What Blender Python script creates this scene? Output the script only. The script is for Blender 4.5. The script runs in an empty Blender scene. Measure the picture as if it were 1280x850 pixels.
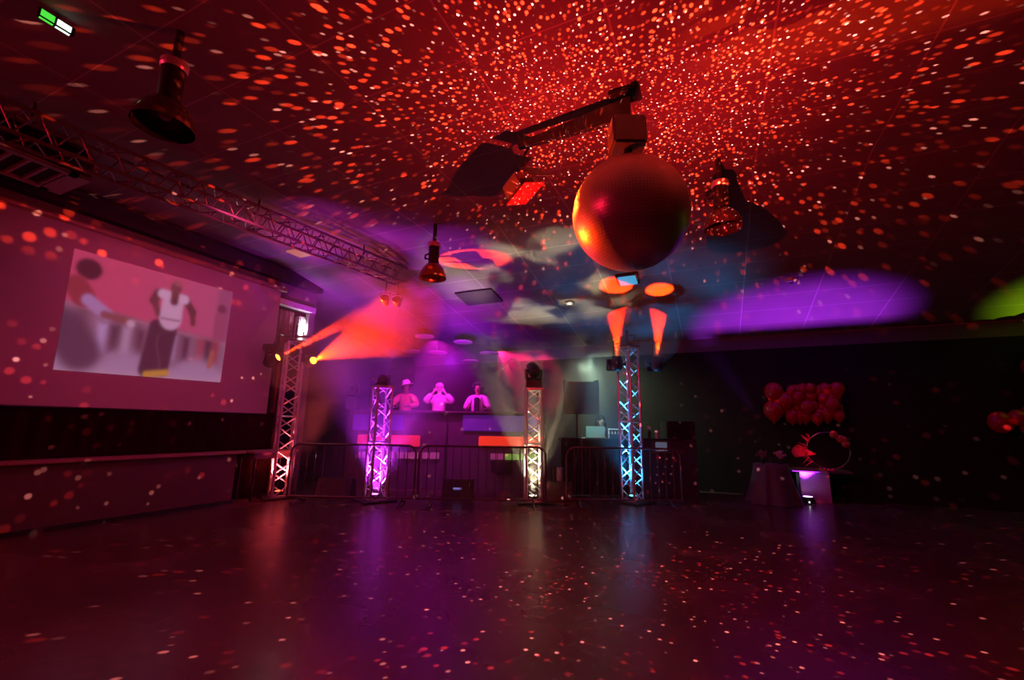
import bpy, bmesh, math, random
from mathutils import Vector, Matrix, Euler
random.seed(7)
PI = math.pi
S = bpy.context.scene
COL = S.collection
R = math.radians

# ------------------------------------------------------------------ camera
H = 1.4
YAW, PITCH, ROLL = R(24.5), R(11.1), R(0.84)
cd = bpy.data.cameras.new('camera'); cam = bpy.data.objects.new('camera', cd); COL.objects.link(cam)
cd.sensor_fit = 'HORIZONTAL'; cd.sensor_width = 36.0; cd.lens = 36.0 * 550 / 1280
cd.clip_start = 0.05; cd.clip_end = 100
fw = Vector((-math.sin(YAW) * math.cos(PITCH), math.cos(YAW) * math.cos(PITCH), math.sin(PITCH)))
r0 = Vector((math.cos(YAW), math.sin(YAW), 0)); u0 = r0.cross(fw)
rr = math.cos(ROLL) * r0 + math.sin(ROLL) * u0; uu = rr.cross(fw)
m = Matrix((rr, uu, -fw)).transposed().to_4x4(); m.translation = Vector((0, 0, H))
cam.matrix_world = m
S.camera = cam

# ------------------------------------------------------------------ world, exposure
S.view_settings.view_transform = 'Standard'; S.view_settings.look = 'None'
S.view_settings.gamma = 1.0; S.view_settings.exposure = 0.0
S.view_settings.use_curve_mapping = False
S.cycles.max_bounces = 4; S.cycles.diffuse_bounces = 2; S.cycles.glossy_bounces = 3
S.cycles.volume_bounces = 0; S.cycles.sample_clamp_indirect = 1.5; S.cycles.caustics_reflective = False
W = bpy.data.worlds.new('world'); S.world = W; W.use_nodes = True
W.node_tree.nodes['Background'].inputs[0].default_value = (0.10, 0.002, 0.008, 1)
W.node_tree.nodes['Background'].inputs[1].default_value = 0.4  # dim red fill let in through the open rear

# stage frame: the stage stands across the corner, its own axes E (along the front) and N (into the depth)
E_ = Vector((math.cos(YAW), math.sin(YAW), 0)); N_ = Vector((-math.sin(YAW), math.cos(YAW), 0))
def sp(s, d, z=0.0): return E_ * s + N_ * d + Vector((0, 0, z))
def ceil_z(y): return 4.65 if y < 6 else 4.65 - 0.2 * (y - 6)
SZ = YAW

def light(name, kind, loc, target, color, energy, size=60, blend=0.4, radius=0.03, parent=None):
    l = bpy.data.lights.new(name, kind); l.color = color; l.energy = energy
    if kind == 'AREA': l.size = radius
    else: l.shadow_soft_size = radius
    if kind == 'SPOT': l.spot_size = R(size); l.spot_blend = blend
    o = bpy.data.objects.new(name, l); COL.objects.link(o)
    o.location = loc
    if target is not None:
        o.rotation_euler = (Vector(target) - Vector(loc)).to_track_quat('-Z', 'Y').to_euler()
    return o

def light_nodes(o):
    l = o.data; l.use_nodes = True; nt = l.node_tree
    for n in list(nt.nodes): nt.nodes.remove(n)
    out = nt.nodes.new('ShaderNodeOutputLight'); em = nt.nodes.new('ShaderNodeEmission')
    nt.links.new(em.outputs[0], out.inputs[0]); tc = nt.nodes.new('ShaderNodeTexCoord')
    return nt, em, tc

BALL = Vector((-0.59, 3.91, 3.36)); BR = 0.53

def sparkle(name, loc, up, energy, axis=None):
    """Lamp standing in for light thrown back by the facets of the mirror ball: a spray of small beams."""
    o = light(name, 'SPOT', loc, Vector(loc) + Vector((0, 0, 1 if up else -1)), (1, 1, 1), energy, 180, 0.06, 0.0)  # spot added beside the ball in place of facet reflections
    nt, em, tc = light_nodes(o); N = nt.nodes.new; L = nt.links.new
    ge = N('ShaderNodeNewGeometry')
    nv = N('ShaderNodeVectorMath'); nv.operation = 'NORMALIZE'; L(ge.outputs['Normal'], nv.inputs[0])
    def layer(scale, r0_, r1_, off, pwr=2.2):
        mp = N('ShaderNodeVectorMath'); mp.operation = 'ADD'; mp.inputs[1].default_value = off
        L(nv.outputs[0], mp.inputs[0])
        v = N('ShaderNodeTexVoronoi'); v.inputs['Scale'].default_value = scale; L(mp.outputs[0], v.inputs['Vector'])
        mr = N('ShaderNodeMapRange'); mr.interpolation_type = 'SMOOTHSTEP'
        mr.inputs[1].default_value = r1_; mr.inputs[2].default_value = r0_; mr.inputs[3].default_value = 0; mr.inputs[4].default_value = 1
        L(v.outputs['Distance'], mr.inputs[0])
        sx = N('ShaderNodeSeparateColor'); L(v.outputs['Color'], sx.inputs[0])
        pw = N('ShaderNodeMath'); pw.operation = 'POWER'; pw.inputs[1].default_value = pwr; L(sx.outputs[0], pw.inputs[0])
        mu = N('ShaderNodeMath'); mu.operation = 'MULTIPLY'; L(mr.outputs[0], mu.inputs[0]); L(pw.outputs[0], mu.inputs[1])
        return mu
    if up: a = layer(33, 0.20, 0.40, (3, 1, 2)); b = layer(30, 0.10, 0.22, (7, 5, 4))
    else: a = layer(36, 0.16, 0.30, (3, 1, 2)); b = layer(30, 0.08, 0.18, (7, 5, 4), 1.5)
    # slow variation: patches of denser and thinner beams
    nz = N('ShaderNodeTexNoise'); nz.inputs['Scale'].default_value = 2.6; nz.inputs['Detail'].default_value = 1; L(nv.outputs[0], nz.inputs['Vector'])
    nr = N('ShaderNodeMapRange'); nr.inputs[1].default_value = 0.38; nr.inputs[2].default_value = 0.62; nr.inputs[3].default_value = 0.15; nr.inputs[4].default_value = 1.3
    L(nz.outputs['Fac'], nr.inputs[0])
    am = N('ShaderNodeMath'); am.operation = 'MULTIPLY'; L(a.outputs[0], am.inputs[0]); L(nr.outputs[0], am.inputs[1])
    ca = N('ShaderNodeVectorMath'); ca.operation = 'SCALE'; ca.inputs[0].default_value = (1.0, 0.040, 0.010) if up else (0.45, 0.02, 0.02); L(am.outputs[0], ca.inputs['Scale'])
    cb = N('ShaderNodeVectorMath'); cb.operation = 'SCALE'; cb.inputs[0].default_value = (1.1, 0.30, 0.22) if up else (1.2, 0.38, 0.34); L(b.outputs[0], cb.inputs['Scale'])
    ad = N('ShaderNodeVectorMath'); ad.operation = 'ADD'; L(ca.outputs[0], ad.inputs[0]); L(cb.outputs[0], ad.inputs[1])
    ba = N('ShaderNodeVectorMath'); ba.operation = 'ADD'; L(ad.outputs[0], ba.inputs[0]); ba.inputs[1].default_value = (0.022, 0.0003, 0.0004) if up else (0.016, 0.0002, 0.001)
    last = ba
    if axis is not None:      # this lamp only throws light to its own side of the ball
        dt = N('ShaderNodeVectorMath'); dt.operation = 'DOT_PRODUCT'; L(nv.outputs[0], dt.inputs[0]); dt.inputs[1].default_value = axis
        mk = N('ShaderNodeMapRange'); mk.inputs[1].default_value = -0.02; mk.inputs[2].default_value = 0.02; L(dt.outputs['Value'], mk.inputs[0])
        last = N('ShaderNodeVectorMath'); last.operation = 'SCALE'; L(ba.outputs[0], last.inputs[0]); L(mk.outputs[0], last.inputs['Scale'])
    L(last.outputs[0], em.inputs['Color'])
    em.inputs['Strength'].default_value = 1.0
    return o
Z3 = Vector((0, 0, 1))
sparkle('mirror_ball_sparkle', BALL - E_ * 0.66, True, 4800, -E_ * math.cos(R(30)) + Z3 * math.sin(R(30)))
sparkle('mirror_ball_sparkle', BALL + E_ * 0.66, True, 4800, E_ * math.cos(R(24)) + Z3 * math.sin(R(24)))
sparkle('mirror_ball_sparkle', BALL + Vector((0, 0, -0.56)), False, 5200)

# coloured washes, several of them added fills without a fixture
light('red_fill', 'SPOT', (-7.0, -2.2, 4.3), (-0.5, 6.0, 0.0), (1.0, 0.01, 0.05), 480, 120, 1.0, 0.6)  # added red fill behind the camera, no fixture
light('pink_screen_wash', 'SPOT', (-5.2, 3.4, 4.1), (-8.2, 4.4, 2.6), (1.0, 0.07, 0.26), 105, 110, 1.0, 0.12)
light('magenta_stage_wash', 'SPOT', sp(-1.7, 9.45, 3.35), sp(-1.6, 10.95, 2.0), (1.0, 0.01, 0.75), 330, 96, 0.6, 0.06)
light('violet_corner_fill', 'SPOT', sp(-1.5, 10.2, 2.9), (-6.0, 11.5, 3.0), (0.35, 0.01, 1.0), 160, 140, 1.0, 0.1)  # added purple fill for the ceiling corner
light('pale_wall_fill', 'SPOT', sp(1.7, 10.75, 3.0), (-2.6, 11.5, 2.1), (0.62, 0.9, 0.55), 420, 130, 1.0, 0.1)  # floating lamp added behind the loudspeaker to pale the wall
light('pale_desk_fill', 'SPOT', sp(1.6, 8.9, 2.9), sp(2.05, 10.0, 1.3), (0.55, 0.95, 0.80), 260, 34, 0.6, 0.04)  # added to brighten laptop and technician; no lamp hangs here
light('magenta_ceiling_fill', 'SPOT', (-4.9, 4.0, 3.75), (-6.3, 5.8, 4.65), (0.65, 0.03, 0.60), 45, 110, 1.0, 0.1)  # extra lamp put in to tint the ceiling magenta
light('party_corner_fill', 'SPOT', (1.3, 9.9, 2.9), (1.75, 11.0, 0.98), (1.0, 0.03, 0.12), 120, 20, 0.7, 0.03)  # added accent to bring up the pink sprigs
light('violet_booth_wash', 'SPOT', sp(-2.6, 9.0, 3.0), sp(-2.0, 10.2, 0.8), (0.6, 0.05, 0.45), 110, 90, 1.0, 0.1)
# red and purple cloud shape thrown on the back wall by an added gobo lamp
g = light('cloud_gobo', 'SPOT', sp(-0.3, 9.4, 3.0), (-4.62, 11.5, 2.52), (1, 1, 1), 2600, 40, 0.5, 0.01)
nt, em, tc = light_nodes(g); N = nt.nodes.new; L = nt.links.new; ge = N('ShaderNodeNewGeometry')
nz = N('ShaderNodeTexNoise'); nz.inputs['Scale'].default_value = 6; nz.inputs['Detail'].default_value = 3; L(ge.outputs['Normal'], nz.inputs['Vector'])
cr = N('ShaderNodeValToRGB'); e = cr.color_ramp.elements; e[0].position = 0.42; e[0].color = (0.03, 0, 0.06, 1); e[1].position = 0.54; e[1].color = (1, 0.01, 0.12, 1)
L(nz.outputs['Fac'], cr.inputs[0]); L(cr.outputs[0], em.inputs[0])

# ------------------------------------------------------------------ materials
def mat(name, color, rough=0.6, metal=0.0, var=0.12, scale=6.0, emit=None, es=0.0, bump=0.0, spec=0.5):
    M = bpy.data.materials.new(name); M.use_nodes = True; nt = M.node_tree; b = nt.nodes['Principled BSDF']
    b.inputs['Roughness'].default_value = rough; b.inputs['Metallic'].default_value = metal
    b.inputs['Specular IOR Level'].default_value = spec
    tc = nt.nodes.new('ShaderNodeTexCoord'); nz = nt.nodes.new('ShaderNodeTexNoise')
    nz.inputs['Scale'].default_value = scale; nz.inputs['Detail'].default_value = 3
    nt.links.new(tc.outputs['Object'], nz.inputs['Vector'])
    mx = nt.nodes.new('ShaderNodeMix'); mx.data_type = 'RGBA'
    c = Vector(color[:3])
    mx.inputs[6].default_value = (*[max(0, v * (1 - var)) for v in c], 1); mx.inputs[7].default_value = (*[min(1, v * (1 + var)) for v in c], 1)
    nt.links.new(nz.outputs['Fac'], mx.inputs[0]); nt.links.new(mx.outputs[2], b.inputs['Base Color'])
    if emit:
        b.inputs['Emission Color'].default_value = (*emit, 1); b.inputs['Emission Strength'].default_value = es
    if bump:
        bp = nt.nodes.new('ShaderNodeBump'); bp.inputs['Strength'].default_value = bump; bp.inputs['Distance'].default_value = 0.02
        nt.links.new(nz.outputs['Fac'], bp.inputs['Height']); nt.links.new(bp.outputs[0], b.inputs['Normal'])
    return M
M = {}
M['black'] = mat('black_plastic', (0.018, 0.018, 0.02), 0.45)
M['dark'] = mat('dark_metal', (0.04, 0.04, 0.045), 0.4, 0.6)
M['alu'] = mat('aluminium', (0.75, 0.75, 0.77), 0.38, 0.55)
M['alu_dark'] = mat('aluminium_dull', (0.16, 0.15, 0.16), 0.5, 0.6)
M['steel'] = mat('galvanised_steel', (0.13, 0.125, 0.135), 0.45, 0.6)
M['white'] = mat('white_paint', (0.75, 0.75, 0.75), 0.5)
M['wood'] = mat('dark_board', (0.05, 0.035, 0.045), 0.55)
M['booth'] = mat('booth_board', (0.09, 0.05, 0.09), 0.6)
M['cloth_black'] = mat('black_cloth', (0.012, 0.010, 0.014), 0.95)
M['skin_tan'] = mat('skin_tan', (0.42, 0.22, 0.15), 0.55)
M['skin_pale'] = mat('skin_pale', (0.75, 0.62, 0.52), 0.5)
M['skin_dark'] = mat('skin_dark', (0.16, 0.08, 0.055), 0.5)
M['fur'] = mat('pale_fluffy_cloth', (0.80, 0.74, 0.80), 0.95, bump=0.6, scale=30)
M['jacket'] = mat('pale_jacket', (0.66, 0.55, 0.62), 0.8)
M['shirt_black'] = mat('black_shirt', (0.015, 0.015, 0.018), 0.9)
M['shirt_rust'] = mat('tan_shirt', (0.45, 0.20, 0.14), 0.8)
M['hat'] = mat('bright_hat', (0.8, 0.65, 0.8), 0.8)
M['hair'] = mat('dark_hair', (0.01, 0.008, 0.007), 0.7)
M['hair_blond'] = mat('light_hair', (0.6, 0.45, 0.4), 0.8)
M['red_balloon'] = mat('red_balloon', (0.40, 0.02, 0.03), 0.28)
M['counter'] = mat('counter_front', (0.13, 0.07, 0.07), 0.55)
M['counter_top'] = mat('counter_edge', (0.42, 0.26, 0.22), 0.35)
M['curtain'] = mat('maroon_curtain', (0.10, 0.015, 0.03), 0.85)
M['curtain_pink'] = mat('pink_brown_curtain', (0.30, 0.12, 0.13), 0.85)
M['screen'] = mat('screen_cloth', (0.55, 0.50, 0.52), 0.9, var=0.03)
M['grille'] = mat('grille_cream', (0.40, 0.34, 0.33), 0.6)

def emis(name, color, s):
    M_ = bpy.data.materials.new(name); M_.use_nodes = True; b = M_.node_tree.nodes['Principled BSDF']
    b.inputs['Base Color'].default_value = (0.02, 0.02, 0.02, 1); b.inputs['Roughness'].default_value = 0.3
    b.inputs['Emission Color'].default_value = (*color, 1); b.inputs['Emission Strength'].default_value = s
    return M_
M['lens'] = emis('orange_lens', (1, 0.28, 0.02), 9)
M['lens_violet'] = emis('violet_lens', (0.75, 0.35, 1.0), 8)
M['lens_red'] = emis('red_lens', (1, 0.12, 0.05), 4)
M['lens_magenta'] = emis('magenta_lens', (1, 0.2, 0.9), 4)
M['lens_cream'] = emis('cream_lens', (1, 0.95, 0.6), 4)
M['lens_blue'] = emis('blue_lens', (0.1, 0.7, 1), 4)
M['lens_green'] = emis('green_lens', (0.4, 1, 0.05), 4)
M['em_white'] = emis('white_tube', (1, 0.97, 1), 5)
M['em_green'] = emis('sign_green', (0.08, 0.8, 0.06), 1.0)
M['em_signwhite'] = emis('sign_white', (0.85, 1, 0.85), 1.6)
M['em_skyblue'] = emis('square_blue', (0.08, 0.42, 0.75), 0.8)
M['em_laptop'] = emis('standby_light', (0.7, 0.8, 0.9), 0.5)
M['em_monitor'] = emis('monitor_grey', (0.30, 0.32, 0.50), 0.25)
M['laptop'] = mat('laptop_lid', (0.35, 0.60, 0.60), 0.4, 0.2)

# ceiling: mineral tiles in a grid of pale rails
def ceiling_mat():
    M_ = bpy.data.materials.new('ceiling_tile'); M_.use_nodes = True; nt = M_.node_tree; b = nt.nodes['Principled BSDF']; N = nt.nodes.new; L = nt.links.new
    ge = N('ShaderNodeNewGeometry'); sx = N('ShaderNodeSeparateXYZ'); L(ge.outputs['Position'], sx.inputs[0])
    def line(out, off, per, w):
        a = N('ShaderNodeMath'); a.operation = 'SUBTRACT'; L(out, a.inputs[0]); a.inputs[1].default_value = off
        p = N('ShaderNodeMath'); p.operation = 'PINGPONG'; L(a.outputs[0], p.inputs[0]); p.inputs[1].default_value = per / 2
        c = N('ShaderNodeMath'); c.operation = 'LESS_THAN'; L(p.outputs[0], c.inputs[0]); c.inputs[1].default_value = w
        return c
    lx = line(sx.outputs[0], 0.67, 1.235, 0.008); ly = line(sx.outputs[1], 6.2, 0.655, 0.006)
    mx = N('ShaderNodeMath'); mx.operation = 'MAXIMUM'; L(lx.outputs[0], mx.inputs[0]); L(ly.outputs[0], mx.inputs[1])
    nz = N('ShaderNodeTexNoise'); nz.inputs['Scale'].default_value = 1.2; L(ge.outputs['Position'], nz.inputs['Vector'])
    cr = N('ShaderNodeValToRGB'); e = cr.color_ramp.elements; e[0].color = (0.17, 0.16, 0.17, 1); e[1].color = (0.25, 0.235, 0.24, 1); L(nz.outputs['Fac'], cr.inputs[0])
    m = N('ShaderNodeMix'); m.data_type = 'RGBA'; L(mx.outputs[0], m.inputs[0]); L(cr.outputs[0], m.inputs[6]); m.inputs[7].default_value = (0.40, 0.38, 0.39, 1)
    L(m.outputs[2], b.inputs['Base Color']); b.inputs['Roughness'].default_value = 0.9; b.inputs['Specular IOR Level'].default_value = 0.15
    return M_
M['ceiling'] = ceiling_mat()
def floor_mat():
    M_ = bpy.data.materials.new('dance_floor'); M_.use_nodes = True; nt = M_.node_tree; b = nt.nodes['Principled BSDF']; N = nt.nodes.new; L = nt.links.new
    ge = N('ShaderNodeNewGeometry'); nz = N('ShaderNodeTexNoise'); nz.inputs['Scale'].default_value = 0.8; nz.inputs['Detail'].default_value = 5; L(ge.outputs['Position'], nz.inputs['Vector'])
    cr = N('ShaderNodeValToRGB'); e = cr.color_ramp.elements; e[0].position = 0.3; nz.inputs['Detail'].default_value = 2; e[0].color = (0.075, 0.040, 0.042, 1); e[1].position = 0.75; e[1].color = (0.125, 0.065, 0.068, 1)
    L(nz.outputs['Fac'], cr.inputs[0]); L(cr.outputs[0], b.inputs['Base Color'])
    r = N('ShaderNodeMapRange'); r.inputs[3].default_value = 0.24; r.inputs[4].default_value = 0.30; L(nz.outputs['Fac'], r.inputs[0]); L(r.outputs[0], b.inputs['Roughness'])
    n2 = N('ShaderNodeTexNoise'); n2.inputs['Scale'].default_value = 7; n2.inputs['Detail'].default_value = 4; L(ge.outputs['Position'], n2.inputs['Vector'])
    bp = N('ShaderNodeBump'); bp.inputs['Strength'].default_value = 0.02; bp.inputs['Distance'].default_value = 0.02; L(n2.outputs['Fac'], bp.inputs['Height']); L(bp.outputs[0], b.inputs['Normal'])
    return M_
M['floor'] = floor_mat()
M['wall_grey'] = mat('grey_wall', (0.20, 0.16, 0.17), 0.85)
M['wall_dark'] = mat('dark_wall', (0.045, 0.035, 0.05), 0.85)
M['wall_back'] = mat('black_back_wall', (0.022, 0.02, 0.022), 0.95, spec=0.1)
M['fascia'] = mat('back_fascia', (0.16, 0.15, 0.16), 0.9)

# ------------------------------------------------------------------ mesh helpers
class MB:
    def __init__(s): s.bm = bmesh.new()
    def box(s, c, size, rot=None, bev=0.0):
        r = bmesh.ops.create_cube(s.bm, size=1.0)
        vs = r['verts']; mt = Matrix.Translation(Vector(c)) @ (rot.to_4x4() if rot else Matrix.Identity(4)) @ Matrix.Diagonal((*size, 1))
        bmesh.ops.transform(s.bm, matrix=mt, verts=vs)
        if bev:
            ed = {e for v in vs for e in v.link_edges}
            bmesh.ops.bevel(s.bm, geom=list(ed), offset=bev, segments=2, affect='EDGES', clamp_overlap=True)
        return s
    def rod(s, a, b, r, r2=None, seg=8, caps=True):
        a, b = Vector(a), Vector(b); d = b - a
        q = d.to_track_quat('Z', 'Y').to_matrix().to_4x4()
        bmesh.ops.create_cone(s.bm, cap_ends=caps, segments=seg, radius1=r, radius2=r if r2 is None else r2, depth=d.length, matrix=Matrix.Translation((a + b) / 2) @ q)
        return s
    def path(s, pts, r, seg=8):
        for a, b in zip(pts, pts[1:]): s.rod(a, b, r, seg=seg)
        for p in pts[1:-1]: s.ball(p, r, 8, 5)
        return s
    def ball(s, c, r, u=16, v=10, sc=(1, 1, 1), rot=None):
        bmesh.ops.create_uvsphere(s.bm, u_segments=u, v_segments=v, radius=r, matrix=Matrix.Translation(Vector(c)) @ (rot.to_4x4() if rot else Matrix.Identity(4)) @ Matrix.Diagonal((*sc, 1)))
        return s
    def lathe(s, prof, c=(0, 0, 0), seg=32, rot=None):
        mt = Matrix.Translation(Vector(c)) @ (rot.to_4x4() if rot else Matrix.Identity(4))
        rings = []
        for r, z in prof:
            rings.append([s.bm.verts.new(mt @ Vector((max(r, 1e-4) * math.cos(2 * PI * i / seg), max(r, 1e-4) * math.sin(2 * PI * i / seg), z))) for i in range(seg)])
        for A, B in zip(rings, rings[1:]):
            for i in range(seg): s.bm.faces.new((A[i], A[(i + 1) % seg], B[(i + 1) % seg], B[i]))
        return s
    def poly(s, pts, th=None):
        """flat outline; th = thickness vector"""
        vs = [s.bm.verts.new(Vector(p)) for p in pts]; f = s.bm.faces.new(vs)
        if th is not None:
            r = bmesh.ops.extrude_face_region(s.bm, geom=[f]); nv = [g for g in r['geom'] if isinstance(g, bmesh.types.BMVert)]
            bmesh.ops.translate(s.bm, vec=Vector(th), verts=nv)
        return s
    def build(s, name, m, parent=None, loc=None, smooth=False):
        bmesh.ops.recalc_face_normals(s.bm, faces=s.bm.faces[:])
        me = bpy.data.meshes.new(name); s.bm.to_mesh(me); s.bm.free()
        if smooth:
            for p in me.polygons: p.use_smooth = True
        me.materials.append(m)
        o = bpy.data.objects.new(name, me); COL.objects.link(o)
        if parent: o.parent = parent
        if loc is not None: o.location = loc
        return o
def tag(o, label=None, cat=None, group=None, kind=None):
    if label: o['label'] = label
    if cat: o['category'] = cat
    if group: o['group'] = group
    if kind: o['kind'] = kind
    return o
def thing(name, label, cat, loc, rz=0.0, group=None):
    o = bpy.data.objects.new(name, None); COL.objects.link(o); o.empty_display_size = 0.1
    o.location = loc; o.rotation_euler = (0, 0, rz); return tag(o, label, cat, group)
def struct(name, mb, m, label=None):
    o = mb.build(name, m); o['kind'] = 'structure'
    if label: o['label'] = label
    return o
def copy_tree(o, parent=None):
    c = o.copy(); COL.objects.link(c)
    if parent is not None: c.parent = parent
    for ch in list(o.children): copy_tree(ch, c)
    return c
def RZ(a): return Matrix.Rotation(a, 3, 'Z')

# ------------------------------------------------------------------ the room
XL, XR, YB, YF = -8.2, 8.0, 11.5, -3.0
struct('floor', MB().box(((XL - 1.4 + XR) / 2, (YB + YF) / 2, -0.05), (XR - XL + 1.4, YB - YF, 0.1)), M['floor'], 'dark glossy dance floor')
mb = MB()
zb = ceil_z(YB)
mb.poly([(XL - 1.4, YF, 4.65), (XR, YF, 4.65), (XR, 6, 4.65), (XL - 1.4, 6, 4.65)], (0, 0, 0.1))
mb.poly([(XL - 1.4, 6, 4.65), (XR, 6, 4.65), (XR, YB, zb), (XL - 1.4, YB, zb)], (0, 0, 0.1))
struct('ceiling', mb, M['ceiling'], 'tiled ceiling sloping down to the back wall')
struct('wall_back', MB().box(((XL - 1.4 + XR) / 2, YB + 0.05, 1.62), (XR - XL + 1.4, 0.1, 3.24)), M['wall_back'])
struct('trim_1', MB().box(((XL - 1.4 + XR) / 2, YB + 0.08, (3.24 + zb) / 2), (XR - XL + 1.4, 0.08, zb - 3.24)), M['fascia'], 'paler band above the back wall')
DY0, DY1, DZ = 6.14, 6.90, 3.86      # tall opening right of the projection screen
mb = MB(); mb.box((XL - 0.05, (YF + DY0) / 2, 2.3), (0.1, DY0 - YF, 4.6)); mb.box((XL - 0.05, (DY0 + DY1) / 2, (DZ + 4.6) / 2), (0.1, DY1 - DY0, 4.6 - DZ)); mb.box((XL - 0.05, (DY1 + 7.06) / 2, 2.3), (0.1, 7.06 - DY1, 4.6))
struct('wall_left', mb, M['wall_grey'])
struct('wall_recess', MB().box((XL - 1.45, (6.0 + YB) / 2, 2.3), (0.1, YB - 6.0, 4.6)), M['wall_dark'])
struct('wall_right', MB().box((XR + 0.05, (YB + YF) / 2, 2.33), (0.1, YB - YF, 4.66)), M['wall_dark'])
# lowered dark bulkhead along the top of the left wall
struct('trim_2', MB().box((XL + 0.09, (YF + 7.06) / 2, 4.47), (0.18, 7.06 - YF, 0.26)), M['wall_dark'], 'dark band under the ceiling of the left wall')
struct('trim_3', MB().box((XL + 0.03, (DY0 + DY1) / 2, DZ + 0.06), (0.06, DY1 - DY0 + 0.25, 0.12)), M['white'], 'pale lintel strip over the left opening')

# curtain and bright lamp in the left opening
def pleated(x, y0, y1, z0, z1, amp=0.03, n=60, waves=12, axis='Y'):
    mb = MB(); top = []; bot = []
    for i in range(n + 1):
        t = i / n; a = amp * math.sin(t * waves * 2 * PI + 0.6 * math.sin(9 * t))
        y = y0 + (y1 - y0) * t
        p = (x + a, y) if axis == 'Y' else (y, x + a)
        top.append(mb.bm.verts.new((*p, z1))); bot.append(mb.bm.verts.new((*p, z0)))
    for i in range(n): mb.bm.faces.new((bot[i], bot[i + 1], top[i + 1], top[i]))
    r = bmesh.ops.solidify(mb.bm, geom=mb.bm.faces[:], thickness=0.012)
    return mb
tag(pleated(XL - 0.14, 6.14, 6.62, 0.02, 3.8, 0.025, 40, 4).build('curtain', M['curtain_pink'], smooth=True), 'pinkish brown curtain hanging in the tall opening beside the screen', 'curtain')
t = thing('wall_lamp', 'glaring white lamp in the tall opening behind the red truss tower', 'lamp', (XL - 0.25, 6.92, 3.48))
MB().box((0, 0, 0), (0.16, 0.22, 0.62), bev=0.02).build('housing', M['white'], t)
MB().box((0.085, 0, 0.0), (0.03, 0.15, 0.46), bev=0.01).build('tube', M['em_white'], t)
light('lamp_glow', 'POINT', (XL - 0.06, 6.86, 3.48), None, (1, 0.95, 1), 14, radius=0.08)

# maroon curtain under the screen
tag(pleated(XL + 0.08, 0.2, 6.25, 0.02, 1.60, 0.018, 220, 26).build('curtain', M['curtain'], smooth=True), 'long maroon curtain hanging under the projection screen', 'curtain')

# long counter on the left wall
t = thing('bar_counter', 'long low dark red counter running along the left wall', 'counter', (XL + 0.33, 0, 0))
MB().box((-0.10, 2.9, 0.42), (0.22, 5.0, 0.84)).build('front_panel', M['counter'], t)
MB().box((-0.06, 2.9, 0.03), (0.26, 5.0, 0.06)).build('plinth', M['black'], t)
MB().box((-0.08, 2.95, 0.865), (0.36, 5.15, 0.045), bev=0.012).build('worktop', M['counter_top'], t)
t = thing('side_table', 'narrow table with thin legs at the far end of the left counter', 'table', (XL + 0.33, 6.05, 0))
MB().box((0, 0, 0.865), (0.5, 0.98, 0.04), bev=0.01).build('tabletop', M['counter_top'], t)
MB().box((0, 0, 0.79), (0.42, 0.9, 0.10)).build('apron', M['counter'], t)
for sx in (-1, 1):
    for sy in (-1, 1): MB().rod((sx * .2, sy * .42, 0), (sx * .2, sy * .42, 0.78), 0.02).build('leg', M['dark'], t)

# ------------------------------------------------------------------ projection screen
t = thing('projection_screen', 'huge pull-down projection screen on the left wall, lit pink', 'screen', (XL + 0.14, 0, 0))
MB().box((0, 3.3, 2.83), (0.012, 5.45, 2.52)).build('screen_surface', M['screen'], t)
MB().rod((0, 0.45, 4.14), (0, 6.15, 4.14), 0.05, seg=16).build('roller_tube', M['counter_top'], t)
MB().rod((0.004, 0.6, 1.565), (0.004, 6.0, 1.565), 0.014).build('bottom_bar', M['black'], t)

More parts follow.
